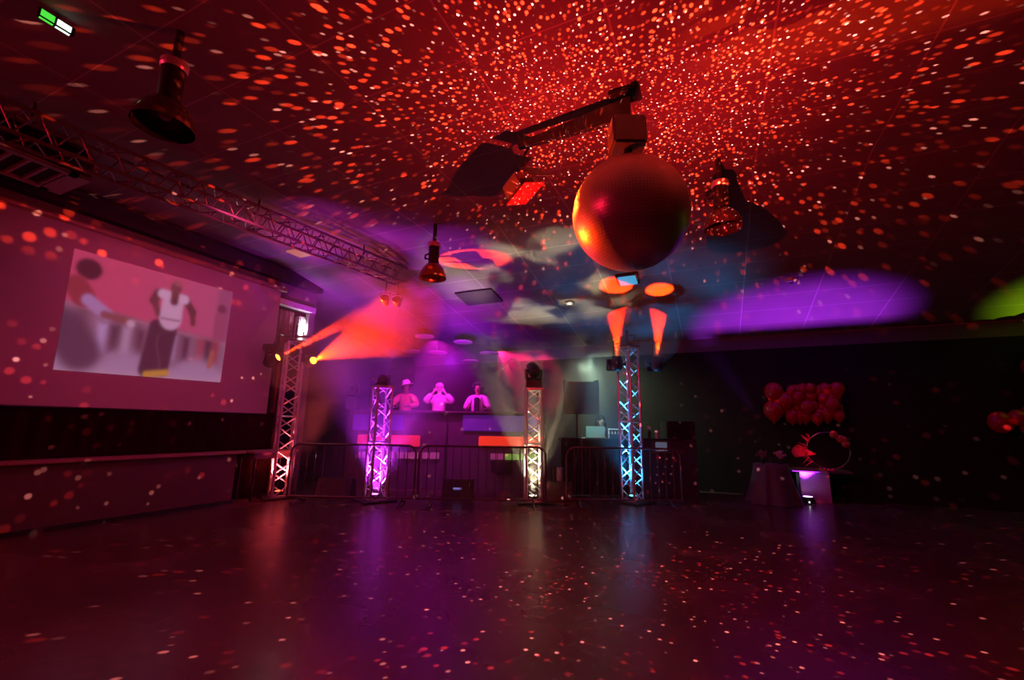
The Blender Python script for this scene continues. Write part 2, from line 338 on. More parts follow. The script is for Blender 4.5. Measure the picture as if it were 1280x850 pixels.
# the projected picture: one flat grid coloured vertex by vertex
def soft(d, w): return 1 / (1 + math.exp(max(-30, min(30, d / w))))
def seg_d(x, y, ax, ay, bx, by):
    vx, vy = bx - ax, by - ay; t_ = max(0, min(1, ((x - ax) * vx + (y - ay) * vy) / (vx * vx + vy * vy)))
    return math.hypot(x - ax - t_ * vx, y - ay - t_ * vy)
def picture(u, v):          # u 0..1 left to right, v 0..1 bottom to top
    x, y = u * 1.5, v
    c = Vector((0.62, 0.09, 0.17)).lerp(Vector((0.50, 0.13, 0.24)), soft(-(x - 0.9), 0.3))
    c = c.lerp(Vector((0.34, 0.10, 0.20)), soft(-(x - 1.34), 0.01))
    def put(d, col, w=0.007):
        nonlocal c
        c = c.lerp(Vector(col), soft(d, w))
    k = 0.5 + 0.5 * math.sin(x * 23 + 2 * math.sin(x * 7))
    put(y - (0.56 - 0.09 * x), (0.22 + 0.10 * k, 0.12 + 0.07 * k, 0.16 + 0.10 * k), 0.01)      # row of low units
    put(abs(y - (0.545 - 0.09 * x)) - 0.012, (0.42, 0.20, 0.26), 0.006)
    for bx, col in ((0.30, (0.55, 0.45, 0.70)), (0.50, (0.50, 0.40, 0.52)), (0.62, (0.12, 0.05, 0.08)), (0.40, (0.10, 0.05, 0.08)), (0.93, (0.40, 0.30, 0.45)), (1.06, (0.08, 0.03, 0.06)), (1.22, (0.42, 0.08, 0.12)), (1.38, (0.36, 0.05, 0.07)), (1.30, (0.08, 0.03, 0.05))):
        put(max(abs(x - bx) - 0.035, abs(y - 0.30) - 0.12), col, 0.014)
    put(y - 0.16 + 0.05 * math.sin(x * 9), (0.42, 0.33, 0.46), 0.03)                       # pale floor
    put(y - 0.02, (0.55, 0.40, 0.50), 0.02)
    # person on the left edge
    put(math.hypot((x - 0.13) / 1.1, y - 0.86) - 0.09, (0.07, 0.02, 0.03))
    put(seg_d(x, y, 0.06, 0.70, 0.12, 0.62) - 0.09, (0.32, 0.05, 0.06))
    put(seg_d(x, y, 0.16, 0.60, 0.32, 0.50) - 0.05, (0.45, 0.32, 0.55))
    put(seg_d(x, y, 0.30, 0.50, 0.50, 0.48) - 0.035, (0.28, 0.10, 0.10))
    put(math.hypot(x - 0.52, y - 0.46) - 0.035, (0.62, 0.48, 0.55))
    put(seg_d(x, y, 0.02, 0.34, 0.16, 0.16) - 0.16, (0.11, 0.06, 0.10), 0.02)
    # dancing man: white vest, dark wide trousers
    put(seg_d(x, y, 0.76, 0.47, 0.72, 0.07) - 0.080, (0.075, 0.035, 0.055))
    put(seg_d(x, y, 0.88, 0.47, 0.85, 0.08) - 0.070, (0.075, 0.035, 0.055))
    put(abs(x - 0.80 - 0.03 * math.sin(y * 14)) - 0.006 + max(0, y - 0.4), (0.13, 0.07, 0.09), 0.005)
    put(seg_d(x, y, 0.72, 0.02, 0.90, 0.05) - 0.030, (0.62, 0.40, 0.05))
    put(seg_d(x, y, 0.72, 0.80, 0.69, 0.72) - 0.040, (0.13, 0.04, 0.045))
    put(seg_d(x, y, 0.69, 0.72, 0.75, 0.60) - 0.030, (0.17, 0.06, 0.06))
    put(seg_d(x, y, 1.00, 0.78, 1.08, 0.68) - 0.038, (0.13, 0.04, 0.045))
    put(seg_d(x, y, 1.08, 0.68, 1.10, 0.57) - 0.028, (0.15, 0.05, 0.05))
    put(seg_d(x, y, 0.87, 0.72, 0.87, 0.57) - 0.105, (0.66, 0.50, 0.62))
    put(seg_d(x, y, 0.76, 0.80, 0.98, 0.79) - 0.045, (0.70, 0.54, 0.66))
    put(abs(y - 0.565 - 0.3 * (x - 0.87) ** 2) - 0.008 + 2 * max(0, abs(x - 0.87) - 0.09), (0.30, 0.18, 0.24), 0.006)
    put(seg_d(x, y, 0.88, 0.82, 0.88, 0.75) - 0.040, (0.14, 0.05, 0.05))
    put(math.hypot((x - 0.88) * 1.1, y - 0.885) - 0.060, (0.20, 0.07, 0.07))
    put(math.hypot((x - 0.89) * 0.8, y - 0.935) - 0.028, (0.40, 0.12, 0.14))
    # person at right edge
    put(math.hypot((x - 1.40), y - 0.78) - 0.05, (0.18, 0.05, 0.08))
    put(seg_d(x, y, 1.39, 0.68, 1.40, 0.50) - 0.06, (0.36, 0.09, 0.16))
    put(seg_d(x, y, 1.36, 0.30, 1.34, 0.16) - 0.025, (0.42, 0.16, 0.09))
    return Vector((c[0] * 1.0, c[1] * 0.62, c[2] * 0.85))
NX, NY = 200, 130
px = XL + 0.152
corners = dict(bl=(2.81, 2.06), br=(5.04, 2.10), tl=(2.76, 3.77), tr=(5.04, 3.785))
me = bpy.data.meshes.new('projected_picture'); vs = []; cols = []
for j in range(NY + 1):
    for i in range(NX + 1):
        u, v = i / NX, j / NY
        y = (1 - v) * ((1 - u) * corners['bl'][0] + u * corners['br'][0]) + v * ((1 - u) * corners['tl'][0] + u * corners['tr'][0])
        z = (1 - v) * ((1 - u) * corners['bl'][1] + u * corners['br'][1]) + v * ((1 - u) * corners['tl'][1] + u * corners['tr'][1])
        vs.append((px, y, z)); cols.append((*picture(u, v), 1))
fs = [(j * (NX + 1) + i, j * (NX + 1) + i + 1, (j + 1) * (NX + 1) + i + 1, (j + 1) * (NX + 1) + i) for j in range(NY) for i in range(NX)]
me.from_pydata(vs, [], fs); ca = me.color_attributes.new('Col', 'FLOAT_COLOR', 'POINT')
for i, c in enumerate(cols): ca.data[i].color = c
pm = bpy.data.materials.new('projected_picture'); pm.use_nodes = True; nt = pm.node_tree; b = nt.nodes['Principled BSDF']
at = nt.nodes.new('ShaderNodeAttribute'); at.attribute_name = 'Col'; nt.links.new(at.outputs['Color'], b.inputs['Emission Color'])
b.inputs['Emission Strength'].default_value = 0.62; b.inputs['Base Color'].default_value = (0.12, 0.11, 0.11, 1); b.inputs['Roughness'].default_value = 0.9  # emission stands in for the projector's light
me.materials.append(pm); po = bpy.data.objects.new('projected_picture', me); COL.objects.link(po)
tag(po, 'projected video of a dancing man in a white vest on the screen', 'projection')

# ------------------------------------------------------------------ mirror ball and its rig
t = thing('mirror_ball', 'large mirror ball glowing orange on its left side under the ceiling', 'mirror ball', BALL)
bm = bmesh.new(); NR = 58; rings = []
random.seed(3)
for i in range(NR):
    a0, a1 = PI * i / NR, PI * (i + 1) / NR; am = (a0 + a1) / 2
    n = max(6, int(round(2 * PI * math.sin(am) * NR / PI)))
    for k in range(n):
        t0, t1 = 2 * PI * k / n, 2 * PI * (k + 0.93) / n; aa1 = a1 - (a1 - a0) * 0.07
        q = []
        tl = Vector((random.gauss(0, .010), random.gauss(0, .010), random.gauss(0, .010)))
        cen = Vector((math.sin(am) * math.cos((t0 + t1) / 2), math.sin(am) * math.sin((t0 + t1) / 2), math.cos(am)))
        nn = (cen + tl).normalized(); e1 = nn.cross(Vector((0, 0, 1))).normalized() if abs(nn.z) < .999 else Vector((1, 0, 0)); e2 = nn.cross(e1)
        hw = math.sin(am) * (t1 - t0) / 2 * BR; hh = (aa1 - a0) / 2 * BR
        c0 = cen * BR
        q = [bm.verts.new(c0 + e1 * hw * sx + e2 * hh * sy) for sx, sy in ((-1, -1), (1, -1), (1, 1), (-1, 1))]
        bm.faces.new(q)
mbx = MB(); mbx.bm.free(); mbx.bm = bm
M['mirror'] = bpy.data.materials.new('mirror_facet'); M['mirror'].use_nodes = True; b = M['mirror'].node_tree.nodes['Principled BSDF']
b.inputs['Base Color'].default_value = (0.62, 0.60, 0.60, 1); b.inputs['Metallic'].default_value = 0.80; b.inputs['Roughness'].default_value = 0.36
me = bpy.data.meshes.new('mirror_facets'); bm.normal_update(); bm.to_mesh(me); bm.free(); me.materials.append(M['mirror'])
o = bpy.data.objects.new('mirror_facets', me); COL.objects.link(o); o.parent = t
MB().ball((0, 0, 0), BR - 0.010, 48, 32).build('core', M['alu_dark'], t, smooth=True)
MB().rod((0, 0, BR - 0.02), (0, 0, BR + 0.13), 0.045, seg=20).build('collar', M['dark'], t)
t = thing('ball_motor', 'boxy motor housing bolted to the ceiling above the mirror ball', 'motor', BALL + Vector((0, 0, 0.66)), SZ)
MB().box((0, 0, 0.16), (0.32, 0.26, 0.30), bev=0.02).build('housing', M['alu_dark'], t)
MB().rod((0, 0, 0.31), (0, 0, 0.63), 0.035, seg=14).build('hanger', M['dark'], t)
t = thing('ceiling_bracket', 'dark tapered arm reaching left from the mirror ball mount', 'bracket', BALL + Vector((0, 0, 1.08)))
MB().poly([(0.05, -0.05, 0.13), (0.05, -0.05, -0.10), (-1.18, 0.05, -0.03), (-1.18, 0.05, 0.03)], (0, 0.06, 0)).build('arm', M['black'], t)
MB().box((0, 0, 0.185), (0.30, 0.22, 0.03), bev=0.008).build('mounting_plate', M['black'], t)
PS = Vector((-1.72, 4.02, 4.02))
t = thing('pin_spot', 'small box spotlight hanging left of the mirror ball with a red underside', 'spotlight', PS)
rt = Euler((R(20), R(-12), R(-35))).to_matrix()
MB().box((-0.06, 0, -0.04), (0.28, 0.22, 0.17), rot=rt, bev=0.012).build('body', M['alu_dark'], t)
MB().poly([rt @ Vector(p) for p in ((-0.24, -0.15, -0.13), (0.14, -0.15, -0.13), (0.14, 0.13, -0.13), (-0.24, 0.13, -0.13))], (0, 0, 0.012)).build('barn_door', mat('red_gel', (0.6, 0.06, 0.05), 0.4), t)
MB().poly([rt @ Vector(p) for p in ((0.12, -0.12, 0.08), (0.30, -0.14, -0.16), (0.30, 0.12, -0.16), (0.12, 0.12, 0.08))], (0.012, 0, 0)).build('barn_door', M['alu_dark'], t)
MB().path([(0, 0.02, 0.02), (0.0, 0.02, 0.34), (0.06, 0.02, 0.42)], 0.014).build('yoke', M['black'], t)
MB().path([(0.02, 0, 0.40), (-0.06, 0, 0.60)], 0.02).build('clamp', M['black'], t)
light('pin_spot_beam', 'SPOT', PS + Vector((0.02, -0.30, -0.32)), BALL + Vector((-0.1, 0, 0)), (1.0, 0.09, 0.008), 900, 42, 0.3, 0.05)

# ------------------------------------------------------------------ pendants
def pendant(loc, zc, label, m_):
    t = thing('pendant_lamp', label, 'pendant lamp', loc, 0, 'industrial bell pendants under the ceiling')
    top = zc - loc[2]
    MB().lathe([(0.215, 0.0), (0.21, 0.06), (0.18, 0.14), (0.13, 0.21), (0.075, 0.26), (0.07, 0.25), (0.12, 0.20), (0.17, 0.135), (0.20, 0.06), (0.208, 0.0)], seg=40).build('shade', m_, t, smooth=True)
    MB().rod((0, 0, 0.25), (0, 0, 0.54), 0.085, seg=24).build('ballast_body', M['dark'], t)
    MB().lathe([(0.09, 0.53), (0.10, 0.55), (0.10, 0.60), (0.03, 0.62)], seg=24).build('collar', M['alu'], t)
    MB().rod((0, 0, 0.60), (0, 0, top), 0.03, seg=12).build('stem', M['black'], t)
    MB().path([(-0.08, 0, 0.34), (-0.17, 0, 0.36), (-0.17, 0, 0.42), (-0.08, 0, 0.44)], 0.014).build('hook', M['dark'], t)
    MB().ball((0, 0, 0.12), 0.05, 12, 8).build('bulb', M['white'], t, smooth=True)
    return t
shm = mat('amber_acrylic', (0.42, 0.20, 0.12), 0.22, 0.55); shd = mat('smoked_glass', (0.10, 0.08, 0.09), 0.12, 0.5)
pendant((-3.98, 5.62, 3.72), 4.65, 'bell pendant with a brownish dome in front of the purple ceiling', shm)
pendant((-3.92, 1.71, 3.74), 4.65, 'dark bell pendant above the left side of the dance floor', shd)
pendant((0.25, 5.46, 3.74), 4.65, 'bell pendant right of the mirror ball, tinged red', shd)

# ------------------------------------------------------------------ small ceiling items
t = thing('air_conditioner', 'ceiling air unit with slatted grille above the left screen wall', 'air conditioner', (-7.25, 1.55, 4.30))
MB().box((0, 0, 0.19), (0.80, 1.64, 0.30), bev=0.02).build('casing', M['wall_dark'], t)
MB().box((0, 0.72, 0.02), (0.80, 0.2, 0.04)).box((0, -0.72, 0.02), (0.80, 0.2, 0.04)).box((0.36, 0, 0.02), (0.08, 1.4, 0.04)).box((-0.36, 0, 0.02), (0.08, 1.4, 0.04)).build('frame', M['grille'], t)
for k in range(9):
    MB().box((0, -0.60 + 0.15 * k, 0.025), (0.66, 0.05, 0.035), rot=Matrix.Rotation(R(35), 3, 'X')).build('slat', M['grille'], t)
tag(MB().box((-7.0, 0.7, 4.50), (0.34, 3.0, 0.26), bev=0.02).build('ceiling_block', M['cloth_black']), 'black square duct along the ceiling above the air unit', 'block')  # plain black box along the ceiling
t = thing('exit_sign', 'small green and white emergency exit light on the ceiling', 'sign', (-4.66, 1.20, 4.56), R(90)); t.scale = (0.62, 0.5, 0.5)
MB().box((0, 0, 0.02), (0.36, 0.06, 0.16), bev=0.01).build('housing', M['black'], t)
MB().box((-0.09, -0.034, 0.02), (0.13, 0.008, 0.11)).box((-0.09, 0, -0.064), (0.13, 0.04, 0.008)).build('green_panel', M['em_green'], t)
MB().box((0.07, -0.034, 0.02), (0.14, 0.008, 0.10)).box((0.07, 0, -0.064), (0.14, 0.04, 0.008)).build('white_panel', M['em_signwhite'], t)
MB().rod((0, 0, 0.09), (0, 0, 0.18), 0.012).build('stem', M['black'], t)
slope = Matrix.Rotation(math.atan(-0.2), 3, 'X')
def ceil_item(x, y, dz=0.0): return Vector((x, y, ceil_z(y) - dz))
for x, y, l in ((1.42, 8.93, 'smoke detector on the purple lit part of the ceiling'), (-2.7, 8.93, 'small round ceiling spot left of the right hand beams')):
    t = thing('smoke_detector' if x > 0 else 'downlight', l, 'smoke detector' if x > 0 else 'ceiling light', ceil_item(x, y, 0.0))
    MB().lathe([(0.0, -0.07), (0.05, -0.065), (0.085, -0.04), (0.11, 0.0), (0.0, 0.005)], rot=slope, seg=24).build('ring', M['alu'], t, smooth=True)
    MB().ball((0.0, 0, -0.05), 0.05, 14, 8, (1, 1, .6)).build('sensor' if x > 0 else 'lens', M['black'], t, smooth=True)
p = ceil_item(-1.33, 8.2)
t = thing('ceiling_panel_light', 'little square sky blue light on the ceiling below the mirror ball', 'ceiling light', p)
MB().box((0, 0, -0.025), (0.42, 0.42, 0.04), rot=slope, bev=0.04).build('frame', M['wall_dark'], t)
MB().box((0, 0, -0.052), (0.33, 0.33, 0.02), rot=slope, bev=0.04).build('diffuser', M['em_skyblue'], t)
tag(MB().poly([tuple(slope @ Vector(q)) for q in ((-0.45, -0.3, 0), (0.45, -0.3, 0), (0.45, 0.3, 0), (-0.45, 0.3, 0))], (0, 0, -0.03)).build('ceiling_hatch', M['wall_dark'], loc=ceil_item(-4.55, 8.2, 0.01)), 'dark square hatch in the purple lit ceiling', 'hatch')
tag(MB().box((0, 0, 0), (0.34, 0.34, 0.03), bev=0.01).build('ceiling_light', emis('salmon_panel', (1, 0.25, 0.22), 0.45), loc=(-7.1, 5.6, 4.63)), 'square salmon ceiling light left of the overhead truss', 'ceiling light')

# round panels hanging in the far corner, pink light put into their colour
disc = mat('round_panel', (0.8, 0.5, 0.6), 0.7)
for i, (x, y, z, r_, l) in enumerate(((-6.9, 9.5, 3.72, .26, 'uppermost left of the pink round ceiling panels'), (-7.0, 10.3, 3.42, .28, 'middle left pink round ceiling panel, nearest the red beam'), (-6.25, 10.9, 3.22, .24, 'lowest pink round panel, above the masked dancer'),
        (-6.0, 10.0, 3.60, .26, 'pink round ceiling panel right of the beam end'), (-5.5, 10.6, 3.36, .28, 'rightmost pink round ceiling panel'), (-7.6, 9.9, 3.42, .26, 'leftmost dim round ceiling panel over the booth'))):
    l = l.replace('masked dancer', 'DJ in the fluffy jacket')
    t = thing('round_ceiling_panel', l, 'ceiling panel', (x, y, z), 0, 'round panels hanging over the booth')
    MB().lathe([(0.0, -0.02), (r_ - .02, -0.02), (r_, 0), (r_ - .02, 0.02), (0, 0.02)], seg=32).build('panel', disc, t, smooth=False)
    MB().rod((0, 0, 0.02), (0, 0, ceil_z(y) - z), 0.006).build('hanging_wire', M['dark'], t)

# ------------------------------------------------------------------ truss
def lattice(mb, a0, a1, b0, b1, n, r, rung=True):
    """zigzag between chord a (a0..a1) and chord b (b0..b1)"""
    for k in range(n):
        pa = a0.lerp(a1, k / n); pb = b0.lerp(b1, (k + .5) / n); pc = a0.lerp(a1, (k + 1) / n)
        mb.rod(pa, pb, r, seg=6); mb.rod(pb, pc, r, seg=6)
def truss(parent, p0, p1, side, w, n, cr, lr, m_):
    """square box truss from p0 to p1 (local coordinates); side: two unit vectors across"""
    h = w / 2; cs = []
    for a, b_ in ((-1, -1), (1, -1), (1, 1), (-1, 1)):
        off = side[0] * a * h + side[1] * b_ * h; cs.append((p0 + off, p1 + off))
        MB().rod(p0 + off, p1 + off, cr, seg=10).build('chord', m_, parent)
    for k in range(4):
        a, b_ = cs[k], cs[(k + 1) % 4]; mb = MB(); lattice(mb, a[0], a[1], b_[0], b_[1], n, lr); mb.build('lattice', m_, parent)
    for tt in (0.004, 0.5, 0.996):
        mb = MB()
        for k in range(4): mb.rod(cs[k][0].lerp(cs[k][1], tt), cs[(k + 1) % 4][0].lerp(cs[(k + 1) % 4][1], tt), lr * 1.2, seg=6)
        mb.build('cross_frame', m_, parent)
X_, Y_, Z_ = Vector((1, 0, 0)), Vector((0, 1, 0)), Vector((0, 0, 1))
def uplight_fixture(parent, lens):
    MB().lathe([(0.0, 0.03), (0.075, 0.03), (0.085, 0.10), (0.085, 0.12), (0.0, 0.12)], seg=20).build('uplight_can', M['black'], parent, smooth=False)
    MB().lathe([(0.0, 0.122), (0.07, 0.122), (0.07, 0.128), (0.0, 0.130)], seg=20).build('uplight_lens', lens, parent)
def tower(s, d, h, rot, label, lens, m_=None, plate=0.62):
    t = thing('truss_tower', label, 'truss', sp(s, d), SZ + rot, 'lit aluminium truss towers in front of the booth')
    MB().box((0, 0, 0.015), (plate, plate, 0.03), bev=0.006).build('base_plate', M['dark'], t)
    truss(t, Vector((0, 0, 0.03)), Vector((0, 0, h)), (X_, Y_), 0.29, int(round(h / 0.42)), 0.025, 0.013, m_ or M['alu'])
    if plate: MB().box((0, 0, h + 0.01), (0.36, 0.36, 0.02), bev=0.004).build('top_plate', M['dark'] if h > 2.5 else M['alu'], t)
    uplight_fixture(t, lens)
    return t
T1 = tower(-4.42, 8.84, 3.02, R(38), 'tall truss tower glowing red beside the projection screen', M['lens_red'])
T2 = tower(-2.51, 8.62, 2.12, R(38), 'short truss tower glowing magenta in front of the booth', M['lens_magenta'])
T3 = tower(0.44, 8.72, 2.12, R(4), 'short truss tower glowing pale yellow in front of the booth', M['lens_cream'])
T4 = tower(2.37, 8.89, 3.02, R(38), 'tall truss tower glowing bright blue right of the speaker', M['lens_blue'])
for (s_, d_), c_, en, sz in (((-4.42, 8.84), (1, 0.09, 0.10), 1400, 74), ((-2.51, 8.62), (0.62, 0.03, 0.95), 1900, 78), ((0.44, 8.72), (1, 0.86, 0.48), 1900, 62), ((2.37, 8.89), (0.02, 0.32, 0.85), 560, 74)):
    g = light('truss_uplight', 'SPOT', sp(s_, d_, 0.16), sp(s_, d_ + (0.45 if c_[2] > .9 else 0), 3.0), c_, en, sz, 0.7, 0.05)

    if c_[1] > 0.8 and c_[0] > 0.8:       # noise put into this lamp in place of truss shadows
        nt, em, tc = light_nodes(g); N = nt.nodes.new; L = nt.links.new; ge = N('ShaderNodeNewGeometry')
        nz = N('ShaderNodeTexNoise'); nz.inputs['Scale'].default_value = 4.2; nz.inputs['Detail'].default_value = 1.5; L(ge.outputs['Normal'], nz.inputs['Vector'])
        cr = N('ShaderNodeValToRGB'); e = cr.color_ramp.elements; e[0].position = 0.46; e[0].color = (0.08, 0.05, 0.05, 1); e[1].position = 0.52; e[1].color = (1, 1, 1, 1)
        L(nz.outputs['Fac'], cr.inputs[0]); L(cr.outputs[0], em.inputs[0])

# T-bars on the tall towers
# (noise in the cream uplight stands in for truss shadows)
for s_, d_, x0, x1, l in ((-4.42, 8.84, -0.48, 0.52, 'thin cross bar on top of the red truss tower'), (2.37, 8.89, -0.40, 0.60, 'thin cross bar on top of the blue truss tower')):
    t = thing('cross_bar', l, 'bar', sp(s_, d_, 3.04), SZ)
    MB().rod((x0, 0, 0.10), (x1, 0, 0.10), 0.024, seg=10).build('tube', M['alu_dark'], t)
    MB().rod((0, 0, 0), (0, 0, 0.34), 0.024, seg=10).build('stub', M['dark'], t)
    for kx in (-0.14, 0.14): MB().rod((kx, 0, 0), (kx, 0, 0.20), 0.012, seg=8).build('clamp', M['alu_dark'], t)
    MB().rod((-0.18, -0.02, 0.20), (0.18, -0.02, 0.24), 0.010, seg=8).build('brace', M['alu_dark'], t)

def moving_head(loc, aim, label, mount, lens=None, sc=1.0, group='moving head lights'):
    """base box, two-armed yoke and a tilting head; aim is a world direction, mount the local direction from head to base"""
    t = thing('moving_head_light', label, 'stage light', loc, SZ, group)
    a = RZ(-SZ) @ Vector(aim).normalized(); mv = Vector(mount).normalized(); mq = mv.to_track_quat('Z', 'Y').to_matrix()
    MB().box(mv * 0.22 * sc, (0.25 * sc, 0.20 * sc, 0.11 * sc), rot=mq, bev=0.015).build('base', M['black'], t)
    MB().rod(mv * 0.165 * sc, mv * 0.13 * sc, 0.06 * sc, seg=16).build('pan_bearing', M['dark'], t)
    side = a.cross(mv).normalized(); mb = MB()
    for q in (-1, 1): mb.rod(side * q * 0.125 * sc + mv * 0.13 * sc, side * q * 0.125 * sc - mv * 0.02, 0.028 * sc, seg=10)
    mb.rod(side * -0.135 * sc + mv * 0.135 * sc, side * 0.135 * sc + mv * 0.135 * sc, 0.026 * sc, seg=10)
    mb.build('yoke', M['black'], t)
    q = a.to_track_quat('Z', 'Y').to_matrix()
    MB().lathe([(0.0, -0.12 * sc), (0.06 * sc, -0.115 * sc), (0.095 * sc, -0.07 * sc), (0.10 * sc, 0.03 * sc), (0.085 * sc, 0.09 * sc), (0.078 * sc, 0.135 * sc), (0.060 * sc, 0.135 * sc), (0.058 * sc, 0.12 * sc), (0, 0.12 * sc)], seg=28, rot=q).build('head', M['black'], t, smooth=True)
    if lens: MB().ball(a * 0.118 * sc, 0.062 * sc, 20, 12, (1, 1, 0.35), q).build('lens', lens, t, smooth=True)
    else: MB().lathe([(0.0, 0.124 * sc), (0.055 * sc, 0.124 * sc), (0.055 * sc, 0.128 * sc), (0, 0.130 * sc)], seg=20, rot=q).build('lens', M['alu_dark'], t)
    if lens:      # clamp arm from the base to the cross bar behind
        bar = Vector((0, 8.86 - loc.dot(N_), 3.14 - loc.z)); MB().path([mv * 0.27 * sc, Vector((0, bar.y * .5, bar.z)), bar], 0.018, 8).build('clamp_arm', M['dark'], t)
    return t
B1, B2 = sp(-4.66, 8.46, 2.58), sp(-3.97, 8.60, 2.59)
UP = (0, 0, 1); BK = (0, 1, 0.05)
BEAMS = [
    (B1, E_ * 1.0 + Z_ * 0.50 - N_ * 0.15, 10, 15000, 'moving head light by the screen with the upper left orange beam', UP),
    (B2, BALL + Vector((0, 0, -0.1)) - B2, 21, 12500, 'moving head light right of the red truss tower throwing the wide orange beam', UP),
    (sp(2.05, 8.50, 2.62), Z_ * 1.0 - N_ * 0.10 + E_ * 0.0, 28, 3600, 'moving head light left of the blue truss tower, orange beam upward', BK),
    (sp(2.84, 8.50, 2.62), Z_ * 1.0 - N_ * 0.10 + E_ * 0.04, 24, 4600, 'moving head light right of the blue truss tower, orange beam upward', BK)]
for loc, aim, sz, en, l, mt_ in BEAMS:
    moving_head(loc, aim, l, mt_, M['lens'], 1.15)
    a = aim.normalized(); light('moving_head_beam', 'SPOT', loc + a * 0.20, loc + a * 3, (1.0, 0.034, 0.001) if mt_ == UP else (1.0, 0.018, 0.001), en, sz, 0.25, 0.02)
moving_head(sp(0.44, 8.70, 2.49), N_ * 0.5 + Z_ * 0.5 - E_ * .2, 'dark moving head standing on the pale yellow truss tower', (0, 0, -1), None, 1.25)
t = thing('par_light', 'small dark spotlight on the magenta truss tower', 'stage light', sp(-2.51, 8.62, 2.15), SZ)
MB().box((0, 0, 0.02), (0.24, 0.18, 0.04), bev=0.008).build('base', M['black'], t)
MB().lathe([(0, -0.08), (0.07, -0.08), (0.085, 0.05), (0.075, 0.07), (0, 0.07)], c=(0.0, 0, 0.12), rot=Matrix.Rotation(R(80), 3, 'X'), seg=20).build('can', M['black'], t)
MB().path([(-0.10, 0, 0.03), (-0.10, 0, 0.13), (-0.085, 0, 0.13)], 0.012).path([(0.10, 0, 0.03), (0.10, 0, 0.13), (0.085, 0, 0.13)], 0.012).build('yoke', M['dark'], t)
MB().ball((-0.19, -0.02, 0.12), 0.035, 12, 8).build('knob', M['white'], t)
# thin cable loop from the tower head
tag(MB().path([sp(0.28, 8.68, 2.45) + E_ * (-0.05 - 0.42 * k / 8) + Z_ * (0.22 * math.sin(PI * k / 8) + 0.05) for k in range(9)], 0.010, 6).build('cable', M['white']), 'thin pale cable looping from the pale yellow tower head', 'cable')

# overhead truss running to the stage
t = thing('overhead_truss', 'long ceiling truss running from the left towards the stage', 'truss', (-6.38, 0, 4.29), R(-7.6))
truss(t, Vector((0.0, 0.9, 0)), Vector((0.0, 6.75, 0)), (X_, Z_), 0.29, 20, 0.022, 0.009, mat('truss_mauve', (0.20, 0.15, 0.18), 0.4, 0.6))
for y in (1.6, 3.9, 5.8): MB().rod((0, y, 0.14), (0, y, 0.32), 0.012, seg=8).build('hanger', M['dark'], t)
for (s_, d_, l) in ((-2.42, 8.06, 'left one of two small spotlights under the overhead truss end'), (-2.22, 8.16, 'right one of two small spotlights under the overhead truss end')):
    t = thing('par_light', l, 'stage light', sp(s_, d_, 3.72) , SZ)
    MB().lathe([(0, -0.10), (0.06, -0.10), (0.085, 0.06), (0.075, 0.07), (0.06, 0.05), (0, 0.05)], rot=Matrix.Rotation(R(60), 3, 'X'), seg=20).build('can', M['steel'], t, smooth=True)
    MB().path([(-0.095, 0, 0.0), (-0.095, 0, 0.13), (0.095, 0, 0.13), (0.095, 0, 0.0)], 0.009).build('yoke', M['steel'], t)
    MB().rod((0, 0, 0.13), (0, 0, 0.40), 0.012).build('hook', M['steel'], t)

# ------------------------------------------------------------------ stage and booth
t = thing('stage_platform', 'low black stage platform behind the barriers', 'stage', sp(-1.7, 11.42), SZ)
MB().box((0, 0, 0.33), (4.5, 1.2, 0.06)).build('deck', M['wood'], t)
MB().box((0, -0.58, 0.15), (4.5, 0.03, 0.30)).build('skirt', M['cloth_black'], t)
def backlit(name, col, s, seg=1):
    M_ = emis(name, col, s); return M_
M['pan_blue'] = mat('blue_acrylic', (0.10, 0.05, 0.35), 0.35, emit=(0.12, 0.01, 0.55), es=0.20, spec=0.4)
M['pan_blue2'] = mat('violet_acrylic', (0.16, 0.08, 0.42), 0.35, emit=(0.14, 0.02, 0.42), es=0.24, spec=0.4)
M['pan_red'] = mat('red_acrylic', (0.5, 0.02, 0.04), 0.35, emit=(0.85, 0.02, 0.06), es=0.55, spec=0.4)
M['pan_red2'] = mat('orange_acrylic', (0.6, 0.05, 0.02), 0.35, emit=(0.9, 0.045, 0.015), es=0.75, spec=0.4)
M['pan_mauve'] = mat('mauve_acrylic', (0.4, 0.2, 0.35), 0.4, emit=(0.35, 0.06, 0.20), es=0.35, spec=0.4)
M['pan_green'] = mat('green_acrylic', (0.3, 0.5, 0.15), 0.4, emit=(0.16, 0.42, 0.05), es=0.5, spec=0.4)
BD = 10.25
t = thing('dj_booth', 'wide dark DJ booth with coloured glowing panels', 'booth', sp(0, BD), SZ)
MB().box((-1.45, 0.25, 0.84), (4.55, 0.5, 1.68), bev=0.01).build('body', M['booth'], t)
MB().box((-1.45, 0.22, 1.70), (4.65, 0.62, 0.05), bev=0.01).build('countertop', M['booth'], t)
def panel(x0, x1, z0, z1, m_, lab, bev=0.02):
    o = MB().box(((x0 + x1) / 2, -0.02, (z0 + z1) / 2), (x1 - x0, 0.03, z1 - z0), bev=bev).build('glowing_panel', m_, t); o['label'] = lab
panel(-3.60, -2.44, 1.27, 1.62, M['pan_blue'], 'blue panel, left')
panel(-1.10, 0.62, 1.28, 1.64, M['pan_blue2'], 'violet panel, right')
panel(-3.47, -2.05, 0.92, 1.17, M['pan_red'], 'red panel, left')
panel(-0.72, 0.66, 0.93, 1.17, M['pan_red2'], 'orange red panel, right')
